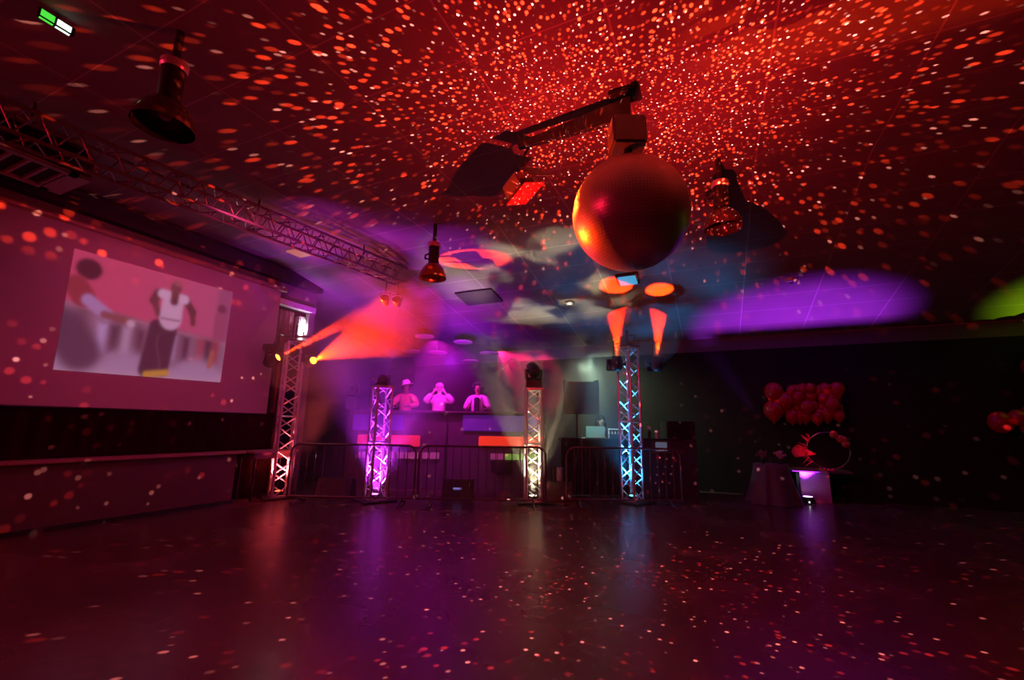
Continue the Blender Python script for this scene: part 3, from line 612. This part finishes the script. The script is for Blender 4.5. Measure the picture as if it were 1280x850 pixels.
# lower rows of small blocks
def half_disc(x, r_, flip):
    pts = [(x + flip * r_ * math.sin(a), 0, 0.66 + 0.13 * math.cos(a) * 1.0) for a in [PI / 2 * k / 8 for k in range(9)]]
    return pts
xs = [-3.46, -3.30, -3.06, -2.86, -2.68, -2.50, -2.33, -2.06, -1.87, -1.70, -1.60]
for i, (x0, x1) in enumerate(((-3.34, -3.16), (-3.13, -2.98), (-2.80, -2.62), (-2.55, -2.40), (-1.98, -1.84), (-1.81, -1.60))):
    MB().box(((x0 + x1) / 2, -0.02, 0.725), (x1 - x0, 0.03, 0.14), bev=0.008).build('glass_block', M['pan_mauve'], t)
for x, fl in ((-3.37, -1), (-2.37, 1), (-2.03, -1)):
    r_ = 0.11 if x < -3 else 0.24
    pts = [(x, -0.035, 0.655)] + [(x + fl * r_ * math.sin(PI / 2 * k / 8), -0.035, 0.655 + 0.14 * math.cos(PI / 2 * k / 8)) for k in range(9)]
    MB().poly(pts, (0, 0.03, 0)).build('glass_block', M['pan_mauve'], t)
MB().poly([(-2.25, -0.035, 0.795), (-2.12, -0.035, 0.795), (-2.185, -0.035, 0.69)], (0, 0.03, 0)).build('glass_block', M['pan_mauve'], t)
for k in range(7):
    x0 = -0.45 + 0.165 * k
    MB().box((x0 + 0.075, -0.02, 0.725), (0.145, 0.03, 0.13), bev=0.008).build('glass_block', M['pan_green'] if k > 1 else M['pan_mauve'], t)
for x in (-1.45, 0.78): MB().box((x, -0.012, 0.84), (0.03, 0.03, 1.66)).build('seam', M['black'], t)

# ------------------------------------------------------------------ crowd barriers
def barrier(s_, d_, rot, label, w=2.28, lab_m=None):
    t = thing('crowd_barrier', label, 'barrier', sp(s_, d_), SZ + rot, 'steel crowd barriers in front of the booth')
    m_ = M['steel']; h0, h1, rc = 0.10, 1.03, 0.16; hw = w / 2; pts = []
    for k in range(7): a = PI / 2 * k / 6; pts.append((-hw + rc - rc * math.cos(a), 0, h1 - rc + rc * math.sin(a)))
    for k in range(7): a = PI / 2 * k / 6; pts.append((hw - rc + rc * math.sin(a), 0, h1 - rc + rc * math.cos(a)))
    MB().path([(-hw, 0, h0)] + pts + [(hw, 0, h0)], 0.019, 8).build('frame', m_, t)
    MB().rod((-hw, 0, h0 + 0.02), (hw, 0, h0 + 0.02), 0.016).build('bottom_rail', m_, t)
    n = 15
    for k in range(1, n):
        x = -hw + w * k / n; zt = h1 if abs(x) < hw - rc else h1 - rc + math.sqrt(max(0, rc * rc - (abs(x) - hw + rc) ** 2))
        MB().rod((x, 0, h0 + 0.02), (x, 0, zt), 0.0075, seg=6).build('bar', m_, t)
    for x in (-hw + 0.22, hw - 0.22): MB().path([(x, 0, h0 + 0.02), (x, -0.05, 0.06), (x, -0.28, 0.015)], 0.016).path([(x, 0, h0 + 0.02), (x, 0.05, 0.06), (x, 0.28, 0.015)], 0.016).build('foot', m_, t)
    return t
barrier(-2.85, 8.25, R(-1), 'crowd barrier in front of the magenta truss tower')
barrier(-0.50, 8.22, R(1), 'middle crowd barrier left of the pale yellow truss tower')
barrier(2.10, 8.40, R(2), 'crowd barrier in front of the blue truss tower', 2.12)

# ------------------------------------------------------------------ speaker, technician table, rack
t = thing('loudspeaker', 'black square loudspeaker on a pole left of the blue tower', 'loudspeaker', sp(1.63, 10.35, 0), SZ)
MB().box((0, 0, 2.07), (0.80, 0.34, 0.74), bev=0.02).build('cabinet', M['black'], t)
MB().box((0, -0.175, 2.07), (0.74, 0.015, 0.66), bev=0.004).build('grille', mat('maroon_grille', (0.035, 0.012, 0.022), 0.8), t)
for x in (-0.36, 0.36): MB().box((x, 0, 2.46), (0.06, 0.3, 0.04)).build('handle', M['black'], t)
MB().rod((-0.10, 0, 0.5), (-0.10, 0, 1.72), 0.022).build('pole', M['black'], t)
mb_ = MB()
for k in range(3):
    a = 2 * PI * k / 3; MB().rod((-0.10, 0, 0.75), (-0.10 + 0.42 * math.cos(a), 0.42 * math.sin(a), 0.012), 0.013).build('leg', M['black'], t)
mb_.bm.free()
t = thing('technician_table', 'black clothed table carrying the laptop, right of the booth', 'table', sp(1.95, 9.95), SZ)
MB().box((0, 0, 1.15), (1.75, 0.55, 0.04), bev=0.008).build('tabletop', M['cloth_black'], t)
mb = MB(); pts = 60
vt = []
for i in range(pts + 1):
    x = -0.86 + 1.72 * i / pts; y = -0.27 + 0.015 * math.sin(i * 1.3); vt.append((mb.bm.verts.new((x, y, 0.02)), mb.bm.verts.new((x, -0.27, 1.14))))
for i in range(pts): mb.bm.faces.new((vt[i][0], vt[i + 1][0], vt[i + 1][1], vt[i][1]))
bmesh.ops.solidify(mb.bm, geom=mb.bm.faces[:], thickness=0.008)
mb.build('cloth_front', M['cloth_black'], t)
for x in (-.8, .8):
    for y in (-.22, .22): MB().rod((x, y, 0), (x, y, 1.13), 0.02).build('leg', M['dark'], t)
t = thing('laptop', 'open laptop with a pale teal lid on the black table', 'laptop', sp(1.86, 9.88, 1.17), SZ)
MB().box((0, 0.13, 0.01), (0.40, 0.26, 0.018), bev=0.004).build('base', M['alu_dark'], t)
MB().box((0, -0.03, 0.135), (0.42, 0.012, 0.25), rot=Matrix.Rotation(R(12), 3, 'X'), bev=0.005).build('lid', M['laptop'], t)
MB().box((-0.26, 0.0, 0.005), (0.07, 0.05, 0.012)).build('charger', M['em_laptop'], t)
t = thing('mixing_desk', 'small mixer with raised controls right of the laptop', 'mixer', sp(2.28, 9.9, 1.17), SZ)
MB().box((0, 0, 0.05), (0.34, 0.3, 0.10), bev=0.01).build('case', M['dark'], t)
for k in range(5): MB().rod((-0.13 + 0.065 * k, -0.10, 0.10), (-0.13 + 0.065 * k, -0.10, 0.15), 0.013).build('knob', M['white'], t)
MB().path([(-.15, -.14, 0.01), (-.15, -.14, .20), (0.15, -.14, .20), (.15, -.14, .01)], 0.012).build('guard_rail', M['white'], t)
t = thing('equipment_rack', 'dark equipment rack with a small grey screen behind the right barrier', 'rack', sp(3.25, 9.7), SZ)
MB().box((0, 0, 0.58), (1.30, 0.50, 1.16), bev=0.015).build('cabinet', M['wood'], t)
MB().box((-0.1, -0.1, 1.175), (0.95, 0.35, 0.03), bev=0.01).build('shelf', M['dark'], t)
o = MB().box((-0.10, -0.262, 1.03), (0.24, 0.02, 0.18), bev=0.008).build('monitor', M['em_monitor'], t); o['label'] = 'small grey screen'
MB().box((-0.10, -0.25, 1.03), (0.40, 0.02, 0.27), bev=0.02).build('monitor_bezel', M['alu_dark'], t)
for k in range(12):
    MB().ball((-0.25 + 0.055 * (k % 4) * 2 + .03 * (k % 3), -0.258, 0.30 + 0.16 * (k // 3) + .02 * (k % 2)), 0.022, 10, 6).build('knob', M['alu'], t)
for s_, z_, h_, l in ((2.96, 1.19, 0.26, 'slim white candle like lamp on the rack, left one'), (3.12, 1.19, 0.17, 'small pale bottle on the rack, right one')):
    t = thing('table_lamp' if h_ > .2 else 'bottle', l, 'lamp' if h_ > .2 else 'bottle', sp(s_, 9.6, z_), SZ)
    MB().lathe([(0, 0), (0.035, 0), (0.035, h_ * .5), (0.018, h_ * .6), (0.018, h_ * .72), (0.0, h_ * .72)], seg=16).build('stand', M['dark'] if h_ > .2 else M['alu'], t)
    MB().lathe([(0.0, h_ * .7), (0.035, h_ * .72), (0.04, h_ * .85), (0.03, h_), (0, h_)], seg=16).build('shade' if h_ > .2 else 'cap', M['white'], t)
t = thing('loudspeaker', 'tall black cabinet speaker at the right end of the stage', 'loudspeaker', sp(3.75, 10.1), SZ)
MB().box((0, 0, 0.78), (0.62, 0.5, 1.56), bev=0.02).build('cabinet', M['cloth_black'], t)
MB().box((0, -0.255, 0.95), (0.54, 0.012, 1.1)).build('grille', M['black'], t)
# stage monitors on the floor by the barrier
def wedge(s_, d_, l, w=0.62, led=None):
    t = thing('stage_monitor', l, 'loudspeaker', sp(s_, d_), SZ, 'black floor boxes behind the barriers')
    MB().poly([(-w / 2, -0.2, 0.0), (-w / 2, 0.22, 0.0), (-w / 2, 0.16, 0.34), (-w / 2, -0.04, 0.36)], (w, 0, 0)).build('cabinet', M['black'], t)
    MB().poly([(-w / 2 + .04, -0.203, 0.03), (w / 2 - .04, -0.203, 0.03), (w / 2 - .04, -0.056, 0.34), (-w / 2 + .04, -0.056, 0.34)], (0, -0.008, -0.004)).build('grille', M['dark'], t)
    if led: MB().box((0, -0.17, 0.20), (0.16, 0.03, 0.03), rot=Matrix.Rotation(R(-24), 3, 'X')).build('badge', led, t)
wedge(-1.02, 9.1, 'black floor speaker with a bluish badge left of the pale yellow tower', 0.6, emis('badge_blue', (0.3, 0.25, 0.8), 0.5))
wedge(0.95, 8.95, 'black floor speaker between the pale yellow and blue towers', 0.5)
wedge(-3.4, 9.0, 'black floor speaker between the red and magenta towers', 0.66)
t = thing('fog_machine', 'upright pale ended machine behind the middle barrier', 'fog machine', sp(0.98, 9.4), SZ)
MB().box((0, 0, 0.30), (0.26, 0.3, 0.58), bev=0.02).build('body', M['black'], t)
MB().rod((0.02, -0.16, 0.34), (0.02, -0.16, 0.60), 0.06, seg=16).build('tank', M['screen'], t)
t = thing('stage_light', 'pale upright lamp fixture hanging on the booth left end', 'stage light', sp(-3.72, 10.4, 1.725), SZ)
MB().box((0, 0, 0.16), (0.26, 0.2, 0.30), bev=0.03).build('body', M['alu_dark'], t)
MB().box((0.02, 0, 0.50), (0.24, 0.2, 0.34), bev=0.05).build('head', M['steel'], t)
MB().rod((0.02, -0.10, 0.50), (0.02, -0.13, 0.50), 0.045, seg=16).build('lens', M['black'], t)
MB().path([(0.05, 0, 0.66), (0.12, 0, 0.80), (0.20, 0, 0.70)], 0.02).build('bracket', M['steel'], t)

# ------------------------------------------------------------------ people
def skin_body(name, parent, verts, edges, m_, sub=1, root=0):
    me = bpy.data.meshes.new(name); me.from_pydata([v[:3] for v in verts], edges, [])
    o = bpy.data.objects.new(name, me); COL.objects.link(o); o.parent = parent
    sk = o.modifiers.new('skin', 'SKIN'); sk.use_smooth_shade = True
    if not me.skin_vertices: me.attributes.new  # layer is made by the modifier
    return o
def skin_obj(name, parent, verts, edges, m_, root=0, sub=2):
    me = bpy.data.meshes.new(name); me.from_pydata([tuple(v[0]) for v in verts], edges, [])
    me.materials.append(m_)
    o = bpy.data.objects.new(name, me); COL.objects.link(o); o.parent = parent
    o.modifiers.new('skin', 'SKIN').use_smooth_shade = True
    if len(me.skin_vertices) == 0:
        bm = bmesh.new(); bm.from_mesh(me); bm.verts.layers.skin.verify(); bm.to_mesh(me); bm.free()
    sv = me.skin_vertices[0].data
    for i, v in enumerate(verts):
        r_ = v[1]; sv[i].radius = (r_, r_) if not isinstance(r_, tuple) else r_; sv[i].use_root = (i == root)
    ss = o.modifiers.new('smooth', 'SUBSURF'); ss.levels = sub; ss.render_levels = sub
    return o
def person(loc, rz, label, arms, skin, top, hair=None, tilt=(0, 0, 0), legs=None, open_front=False):
    """arms: list of two (elbow, wrist) local points, x left-right, y forward is -Y (facing the camera), z up"""
    t = thing('person', label, 'person', loc, rz)
    V = []; Eg = []
    def v(p, r_): V.append((Vector(p), r_)); return len(V) - 1
    def ed(*i):
        for a, b_ in zip(i, i[1:]): Eg.append((a, b_))
    pel = v((0, 0, 0.95), 0.125); wa = v((0, 0, 1.12), 0.115); ch = v((0, 0, 1.32), 0.135); nb = v((0, 0.0, 1.46), 0.075)
    nk = v((tilt[0] * .4, tilt[1] * .4, 1.53), 0.052)
    jw = v((tilt[0] * .9, -0.015 + tilt[1] * .9, 1.60), 0.066); sk = v((tilt[0] * 1.2, tilt[1] * 1.3, 1.69), 0.086); cr = v((tilt[0] * 1.4, 0.01 + tilt[1] * 1.5, 1.755), 0.050)
    ed(pel, wa, ch, nb, nk, jw, sk, cr)
    shs = []
    for sd, (el, wr) in zip((-1, 1), arms):
        sh = v((sd * 0.19, 0, 1.42), 0.058); e_ = v(el, 0.040); w_ = v(wr, 0.026); ed(nb, sh, e_, w_)
        d = (Vector(wr) - Vector(el)).normalized(); pm_ = Vector(wr) + d * 0.07; pi = v(pm_, 0.030); ed(w_, pi)
        ac = d.cross(Vector((0, -1, 0.3))).normalized() if abs(d.dot(Vector((0, -1, 0.3)).normalized())) < .9 else d.cross(Vector((1, 0, 0))).normalized()
        curl = ac.cross(d).normalized()
        for k, (off, ln) in enumerate(((-0.032, 0.062), (-0.011, 0.076), (0.011, 0.080), (0.032, 0.070))):
            a1 = v(pm_ + d * 0.030 + ac * off, 0.0095); a2 = v(pm_ + d * (0.03 + ln * .55) + ac * off * 1.1 + curl * 0.012, 0.0088); a3 = v(pm_ + d * (0.03 + ln * .9) + ac * off * 1.1 + curl * 0.032, 0.0078)
            ed(pi, a1, a2, a3)
        th1 = v(pm_ - d * 0.03 - ac * 0.038, 0.0115); th2 = v(pm_ + d * 0.012 - ac * 0.060 + curl * 0.015, 0.010); ed(pi, th1, th2)
        shs.append((Vector((sd * 0.19, 0, 1.42)), Vector(el), Vector(wr)))
    for sd in (-1, 1):
        hp = v((sd * 0.095, 0, 0.88), 0.085); kn = v((sd * 0.11, -0.02, 0.50), 0.058); an = v((sd * 0.12, 0.02, 0.09), 0.038); to = v((sd * 0.135, -0.13, 0.035), 0.033); ed(pel, hp, kn, an, to)
    body = skin_obj('body', t, V, Eg, skin)
    # clothes
    puff = 1.75 if top is M['fur'] else 1.4 if top is M['jacket'] else 1.25 if top is M['shirt_rust'] else 1.0
    V2 = []; E2 = []
    def v2(p, r_): V2.append((Vector(p), r_)); return len(V2) - 1
    kf = 1 + (puff - 1) * 0.35; a = v2((0, 0.005, 0.92), 0.150 * kf); b_ = v2((0, 0.005, 1.12), 0.145 * kf); c = v2((0, 0.005, 1.32), 0.165 * kf); d_ = v2((0, 0.005, 1.455), 0.088); E2 += [(a, b_), (b_, c), (c, d_)]
    for sh, el, wr in shs:
        i1 = v2(sh, 0.075 * puff); i2 = v2(el, 0.058 * puff); i3 = v2(el.lerp(wr, 0.85), 0.043 * puff); E2 += [(d_, i1), (i1, i2), (i2, i3)]
    skin_obj('top', t, V2, E2, top)
    V3 = [((0, 0, 0.96), 0.138)]; E3 = []
    for sd in (-1, 1):
        n0 = len(V3); V3 += [((sd * 0.095, 0, 0.86), 0.098), ((sd * 0.11, -0.02, 0.50), 0.072), ((sd * 0.12, 0.02, 0.13), 0.060)]; E3 += [(0, n0), (n0, n0 + 1), (n0 + 1, n0 + 2)]
    skin_obj('trousers', t, [(Vector(p), r_) for p, r_ in V3], E3, M['cloth_black'])
    for sd in (-1, 1): MB().ball((sd * 0.135, -0.06, 0.045), 0.05, 14, 8, (0.95, 2.3, 0.9)).build('shoe', M['black'], t, smooth=True)
    hx, hy = tilt[0] * 1.15, tilt[1] * 1.2
    for sd in (-1, 1):
        MB().ball((hx + sd * 0.032, hy - 0.083, 1.685), 0.012, 10, 6).build('eye', M['hair'], t, smooth=True)
        MB().ball((hx + sd * 0.088, hy + 0.005, 1.675), 0.022, 10, 6, (0.5, 0.8, 1.2)).build('ear', skin, t, smooth=True)
    MB().ball((hx, hy - 0.095, 1.655), 0.015, 10, 6, (0.8, 1.1, 1.5)).build('nose', skin, t, smooth=True)
    MB().ball((hx, hy - 0.085, 1.618), 0.020, 10, 6, (1.2, 0.5, 0.35)).build('mouth', M['curtain'], t, smooth=True)
    if hair == 'short': MB().ball((hx, hy + 0.022, 1.725), 0.098, 20, 12, (1, 1.02, 0.86)).build('hair', M['hair'], t, smooth=True)
    if hair == 'curly':
        mb = MB(); random.seed(5)
        for k in range(60):
            th = random.uniform(0, 2 * PI); ph = random.uniform(-0.2, 1.0); r_ = 0.115
            p = Vector((r_ * math.cos(th) * math.cos(ph), r_ * math.sin(th) * math.cos(ph) * (0.95) + 0.03, r_ * math.sin(ph) * 1.0))
            if p.y < -0.05 and p.z < 0.045: continue
            mb.ball(Vector((hx, hy, 1.71)) + p, 0.042, 8, 6)
        mb.build('hair', M['hair'], t, smooth=True)
    if hair == 'long':
        MB().ball((hx, hy + 0.035, 1.715), 0.112, 20, 12, (1, 1.0, 0.9)).ball((hx + 0.05, hy + 0.07, 1.56), 0.09, 16, 10, (1.1, 0.8, 1.9)).ball((hx - 0.05, hy + 0.07, 1.56), 0.085, 16, 10, (1, 0.8, 1.8)).build('hair', M['hair'], t, smooth=True)
    if hair == 'blond': MB().ball((hx, hy + 0.015, 1.73), 0.105, 20, 12, (1, 1.05, 0.8)).build('hair', M['hair_blond'], t, smooth=True)
    if hair == 'hat':
        q = Matrix.Rotation(R(-14), 3, 'Y')
        MB().lathe([(0.0, 0.115), (0.07, 0.11), (0.098, 0.06), (0.10, 0.0), (0.17, -0.012), (0.172, -0.02), (0.0, -0.015)], c=(hx, hy + 0.01, 1.745), rot=q, seg=28).build('hat', M['hat'], t, smooth=True)
    if open_front:
        MB().box((0, -0.180, 1.20), (0.13, 0.05, 0.50), bev=0.02).build('shirt_front', M['shirt_black'], t)
        MB().lathe([(0.055, 0), (0.060, 0.004), (0.055, 0.008)], c=(0, -0.105, 1.40), rot=Matrix.Rotation(R(62), 3, 'X'), seg=20).build('necklace', M['alu'], t)
    return t
ZS = 0.62
# riser on which the DJs stand
tag(MB().box((0, 0, ZS - 0.15), (3.8, 0.85, 0.24)).box((0, 0.0, 0.37), (3.7, 0.80, 0.10)).build('dj_riser', M['cloth_black'], loc=sp(-1.6, 11.25, 0.04)), 'black riser under the three DJs behind the booth', 'riser')
ZR = ZS - 0.15 + 0.12 + 0.04
person(sp(-2.62, 11.05, ZR + 0.02), SZ, 'DJ in a bright brimmed hat and tan shirt at the left of the booth', [((-0.30, -0.16, 1.22), (-0.16, -0.34, 1.20)), ((0.32, -0.14, 1.22), (0.14, -0.34, 1.20))], M['skin_dark'], M['shirt_rust'], 'hat', (0.0, -0.05))
person(sp(-1.78, 10.95, ZR + 0.0), SZ + R(8), 'DJ in a pale fluffy jacket holding both hands to the head', [((-0.34, -0.10, 1.32), (-0.14, -0.15, 1.56)), ((0.34, -0.10, 1.32), (0.14, -0.15, 1.56))], M['skin_pale'], M['fur'], 'blond')
person(sp(-0.82, 10.95, ZR + 0.0), SZ + R(-4), 'curly haired DJ in an open pale jacket over a black shirt', [((-0.28, -0.08, 1.18), (-0.20, -0.30, 1.22)), ((0.29, -0.08, 1.18), (0.21, -0.30, 1.22))], M['skin_tan'], M['jacket'], 'curly', (-0.01, -0.03), open_front=True)
person(sp(2.12, 10.42, -0.17 + 0.17), SZ + R(4), 'dark haired technician looking down at the teal laptop', [((-0.26, -0.16, 1.24), (-0.12, -0.34, 1.25)), ((0.30, -0.12, 1.24), (0.26, -0.34, 1.27))], M['skin_pale'], M['shirt_black'], 'long', (-0.04, -0.10)).scale = (0.93, 0.93, 0.93)

# ------------------------------------------------------------------ party corner by the black wall
random.seed(11)
k = 0
spots = []
for x, z, r_ in ((1.24, 2.22, 1.5), (1.20, 1.82, 1.55), (1.42, 2.02, 1.4)): spots.append((x, z, r_))
for k in range(28):
    spots.append((1.55 + 0.135 * (k % 7) + random.uniform(-.05, .05), 1.70 + 0.19 * (k // 7) + random.uniform(-.05, .05), random.uniform(.8, 1.15)))
proto = None
def balloon(p, label, gr='red balloons on the back wall', r_=0.13):
    t = thing('balloon', label, 'balloon', p, 0, gr)
    MB().lathe([(0.001, r_ * 1.15), (r_ * .5, r_ * 1.03), (r_ * .87, r_ * .6), (r_, r_ * .05), (r_ * .88, -r_ * .5), (r_ * .5, -r_ * .98), (r_ * .12, -r_ * 1.22), (0.02, -r_ * 1.27), (0.001, -r_ * 1.27)], seg=20).build('skin', M['red_balloon'], t, smooth=True)
    MB().lathe([(0.001, -r_ * 1.24), (0.012, -r_ * 1.26), (0.022, -r_ * 1.38), (0.001, -r_ * 1.38)], seg=10).build('knot', M['red_balloon'], t)
    return t
bl = None
for i, (x, z, s_) in enumerate(spots):
    if bl is None: c = bl = balloon((x, 11.30, z), 'one of the red balloons bunched on the black back wall'); bl.scale = (s_, s_, s_)
    else:
        c = copy_tree(bl); c.location = (x, 11.495 - 0.13 * s_ - (0.10 if i % 3 == 0 and i > 3 else 0), z); c.scale = (s_, s_, s_)
random.seed(4)
t = thing('floral_hoop', 'wire hoop with pink sprigs standing under the red balloons', 'decoration', (2.05, 10.95, 0.63))
MB().lathe([(0.36, -0.012), (0.375, 0), (0.36, 0.012), (0.348, 0), (0.36, -0.012)], c=(0, 0, 0.38), rot=Matrix.Rotation(R(90), 3, 'X'), seg=40).build('hoop', M['alu_dark'], t)
mb = MB().lathe([(0.366, -0.006), (0.372, 0), (0.366, 0.006), (0.36, 0), (0.366, -0.006)], c=(0, 0, 0.38), rot=Matrix.Rotation(R(90), 3, 'X'), seg=40)
for k in range(46):
    a = random.uniform(2.4, 5.0); b0 = Vector((0.36 * math.cos(a), 0, 0.38 + 0.36 * math.sin(a)))
    dr = Vector((math.cos(a) + random.uniform(-.6, .6), random.uniform(-.9, .1), math.sin(a) + random.uniform(-.2, .9))).normalized()
    mb.rod(b0, b0 + dr * random.uniform(.06, .2), 0.010, 0.002, seg=5)
mb.build('sprigs', mat('pink_sprigs', (0.85, 0.12, 0.22), 0.6), t)
mb = MB()
for k in range(16):
    a = R(150) + R(75) * k / 15; mb.rod((-0.22, 0, 0.30), Vector((-0.22 + 0.42 * math.cos(a) , -0.03, 0.34 + 0.38 * math.sin(a) * -1 * 0.55)), 0.012, 0.004, seg=5)
mb.build('fan_leaf', mat('coral_leaf', (0.9, 0.15, 0.2), 0.6), t)
for x, z in ((0.22, 0.62), (0.30, 0.52), (0.12, 0.70), (0.27, 0.60)):
    MB().ball((x, -0.03, z), 0.075, 12, 8, (1, .8, 1)).build('blossom', mat('orange_blossom', (0.55, 0.18, 0.10), 0.6), t, smooth=True)
t = thing('display_plinth', 'square plinth lit violet under the floral hoop', 'plinth', (1.75, 11.1, 0))
MB().box((0, 0, 0.30), (0.5, 0.5, 0.60), bev=0.01).build('body', mat('plinth_white', (0.5, 0.45, 0.55), 0.6), t)
MB().box((0.1, -0.06, 0.61), (1.0, 0.78, 0.03), bev=0.008).build('top_board', M['alu_dark'], t)  # widened to keep the violet uplight off the balloons
t = thing('floor_uplight', 'small floor uplight shining violet in front of the plinth', 'uplight', (1.56, 10.58, 0))
MB().lathe([(0.0, 0.02), (0.09, 0.02), (0.10, 0.12), (0.085, 0.14), (0.0, 0.125)], seg=24).build('can', M['black'], t)
MB().lathe([(0.0, 0.13), (0.08, 0.142), (0.0, 0.150)], seg=24).build('lens', M['lens_violet'], t)
MB().path([(-0.11, 0, 0.0), (-0.11, 0, 0.08), (0.11, 0, 0.08), (0.11, 0, 0.0)], 0.01).build('bracket', M['dark'], t)
MB().ball((0.0, -0.11, 0.05), 0.012, 8, 6).build('indicator', M['em_white'], t)
light('violet_uplight', 'SPOT', (1.56, 10.60, 0.17), (1.62, 10.95, 3.4), (0.48, 0.03, 1.0), 1400, 66, 0.6, 0.05)
t = thing('party_table', 'round table under a crumpled grey violet cloth left of the violet uplight', 'table', (0.95, 10.35, 0))
mb = MB(); random.seed(2); prof = []
seg = 64; rings = []
for j in range(9):
    f_ = j / 8; z = 0.74 * (1 - f_) + 0.01; base = 0.30 + 0.16 * f_ ** 1.3
    rings.append([mb.bm.verts.new(((base + 0.05 * f_ * math.sin(9 * 2 * PI * i / seg + 1.5 * math.sin(3 * 2 * PI * i / seg)) ) * math.cos(2 * PI * i / seg), (base + 0.05 * f_ * math.sin(9 * 2 * PI * i / seg + 1.5 * math.sin(3 * 2 * PI * i / seg))) * math.sin(2 * PI * i / seg), z)) for i in range(seg)])
for A, B in zip(rings, rings[1:]):
    for i in range(seg): mb.bm.faces.new((A[i], A[(i + 1) % seg], B[(i + 1) % seg], B[i]))
mb.bm.faces.new(rings[0])
mb.build('tablecloth', mat('grey_violet_cloth', (0.11, 0.085, 0.13), 0.8, bump=0.3, scale=12), t, smooth=True)
MB().rod((0, 0, 0.01), (0, 0, 0.72), 0.04).build('pedestal', M['dark'], t)
for i, (x, y, l, cc) in enumerate(((0.82, 10.25, 'bunch of dim leaves on the left of the clothed table', 0), (1.12, 10.22, 'small bunch of pale blossoms on the right of the clothed table', 1))):
    t = thing('flower_arrangement', l, 'flowers', (x, y, 0.755)); mb = MB(); random.seed(20 + i)
    MB().lathe([(0, 0), (0.04, 0), (0.05, 0.07), (0.035, 0.10), (0.0, 0.10)], seg=14).build('vase', M['dark'], t)
    for k in range(26):
        a = random.uniform(0, 2 * PI); rr_ = random.uniform(0, .11); mb.rod((0, 0, 0.09), (rr_ * math.cos(a), rr_ * math.sin(a), 0.13 + random.uniform(0, .10)), 0.004, 0.004, seg=5); mb.ball((rr_ * math.cos(a), rr_ * math.sin(a), 0.14 + random.uniform(0, .10)), 0.018, 6, 5)
    mb.build('blossom_cluster', mat('blossoms', (0.6, 0.5, 0.5) if cc else (0.25, 0.18, 0.16), 0.7), t)
# palm like red decoration at the right edge
t = thing('balloon_arch', 'dark red balloon arch at the far right edge by the back wall', 'balloon arch', (5.08, 11.2, 0))
light('arch_red_fill', 'SPOT', (5.6, 9.4, 4.2), (5.0, 11.2, 1.9), (1, 0.01, 0.02), 35, 34, 0.6, 0.05)  # made-up lamp that reddens the arch
random.seed(9); n_ = 0
for k in range(34):
    u = k / 33; x = 0.55 - 0.75 * math.sin(u * PI) * (0.35 if u > .5 else .25) + (-0.55 if 13 <= k <= 17 else 0) * (1 - abs(k - 15) / 3); z = 0.35 + 2.75 * u
    MB().ball((x + random.uniform(-.12, .12), random.uniform(-.08, .08), z), random.uniform(.13, .19), 16, 10, (1, 1, 1.1)).build('balloon', M['red_balloon'], t, smooth=True)
MB().rod((0.55, 0.1, 0), (0.55, 0.1, 3.1), 0.02).build('pole', M['dark'], t)
light('green_uplight', 'SPOT', (6.7, 10.0, 0.17), (6.6, 10.5, 3.6), (0.50, 1.0, 0.01), 850, 60, 0.7, 0.05)
t = thing('floor_uplight', 'small floor uplight shining green near the right wall', 'uplight', (6.7, 10.0, 0))
MB().lathe([(0.0, 0.02), (0.09, 0.02), (0.10, 0.12), (0.085, 0.14), (0.0, 0.125)], seg=24).build('can', M['black'], t)
MB().lathe([(0.0, 0.13), (0.08, 0.142), (0.0, 0.150)], seg=24).build('lens', M['lens_green'], t)

# ------------------------------------------------------------------ haze
def haze(name, mb, dens, label, aniso=0.0, color=(1, 1, 1), parent=None):
    M_ = bpy.data.materials.new(name); M_.use_nodes = True; nt = M_.node_tree
    for n in list(nt.nodes):
        if n.type != 'OUTPUT_MATERIAL': nt.nodes.remove(n)
    vs_ = nt.nodes.new('ShaderNodeVolumeScatter'); vs_.inputs['Color'].default_value = (*color, 1)
    vs_.inputs['Density'].default_value = dens; vs_.inputs['Anisotropy'].default_value = aniso
    nt.links.new(vs_.outputs[0], [n for n in nt.nodes if n.type == 'OUTPUT_MATERIAL'][0].inputs['Volume'])
    o = mb.build(name, M_); tag(o, label, 'haze', kind='stuff'); return o
haze('haze', MB().box(sp(-0.9, 9.55, 1.62), (6.3, 2.7, 3.22), rot=RZ(SZ)), 0.07, 'thin haze hanging over the stage')
P0 = sp(-4.70, 8.56, 2.62); a = (BALL + N_ * 1.0 + Vector((0, 0, 0.2)) - P0).normalized()
haze('haze', MB().lathe([(0.0, -0.14), (0.42, -0.08), (0.66, 0.4), (0.95, 1.4), (1.10, 2.4), (1.0, 3.2), (0.6, 4.0), (0.0, 4.4)], c=P0, rot=a.to_track_quat('Z', 'Y').to_matrix(), seg=40), 0.10, 'denser haze in the orange beams left of the booth')
haze('haze', MB().ball(sp(2.45, 8.42, 3.15), 1.0, 32, 20, (0.85, 0.42, 0.62), RZ(SZ)), 0.32, 'denser haze in the orange beams above the blue tower')
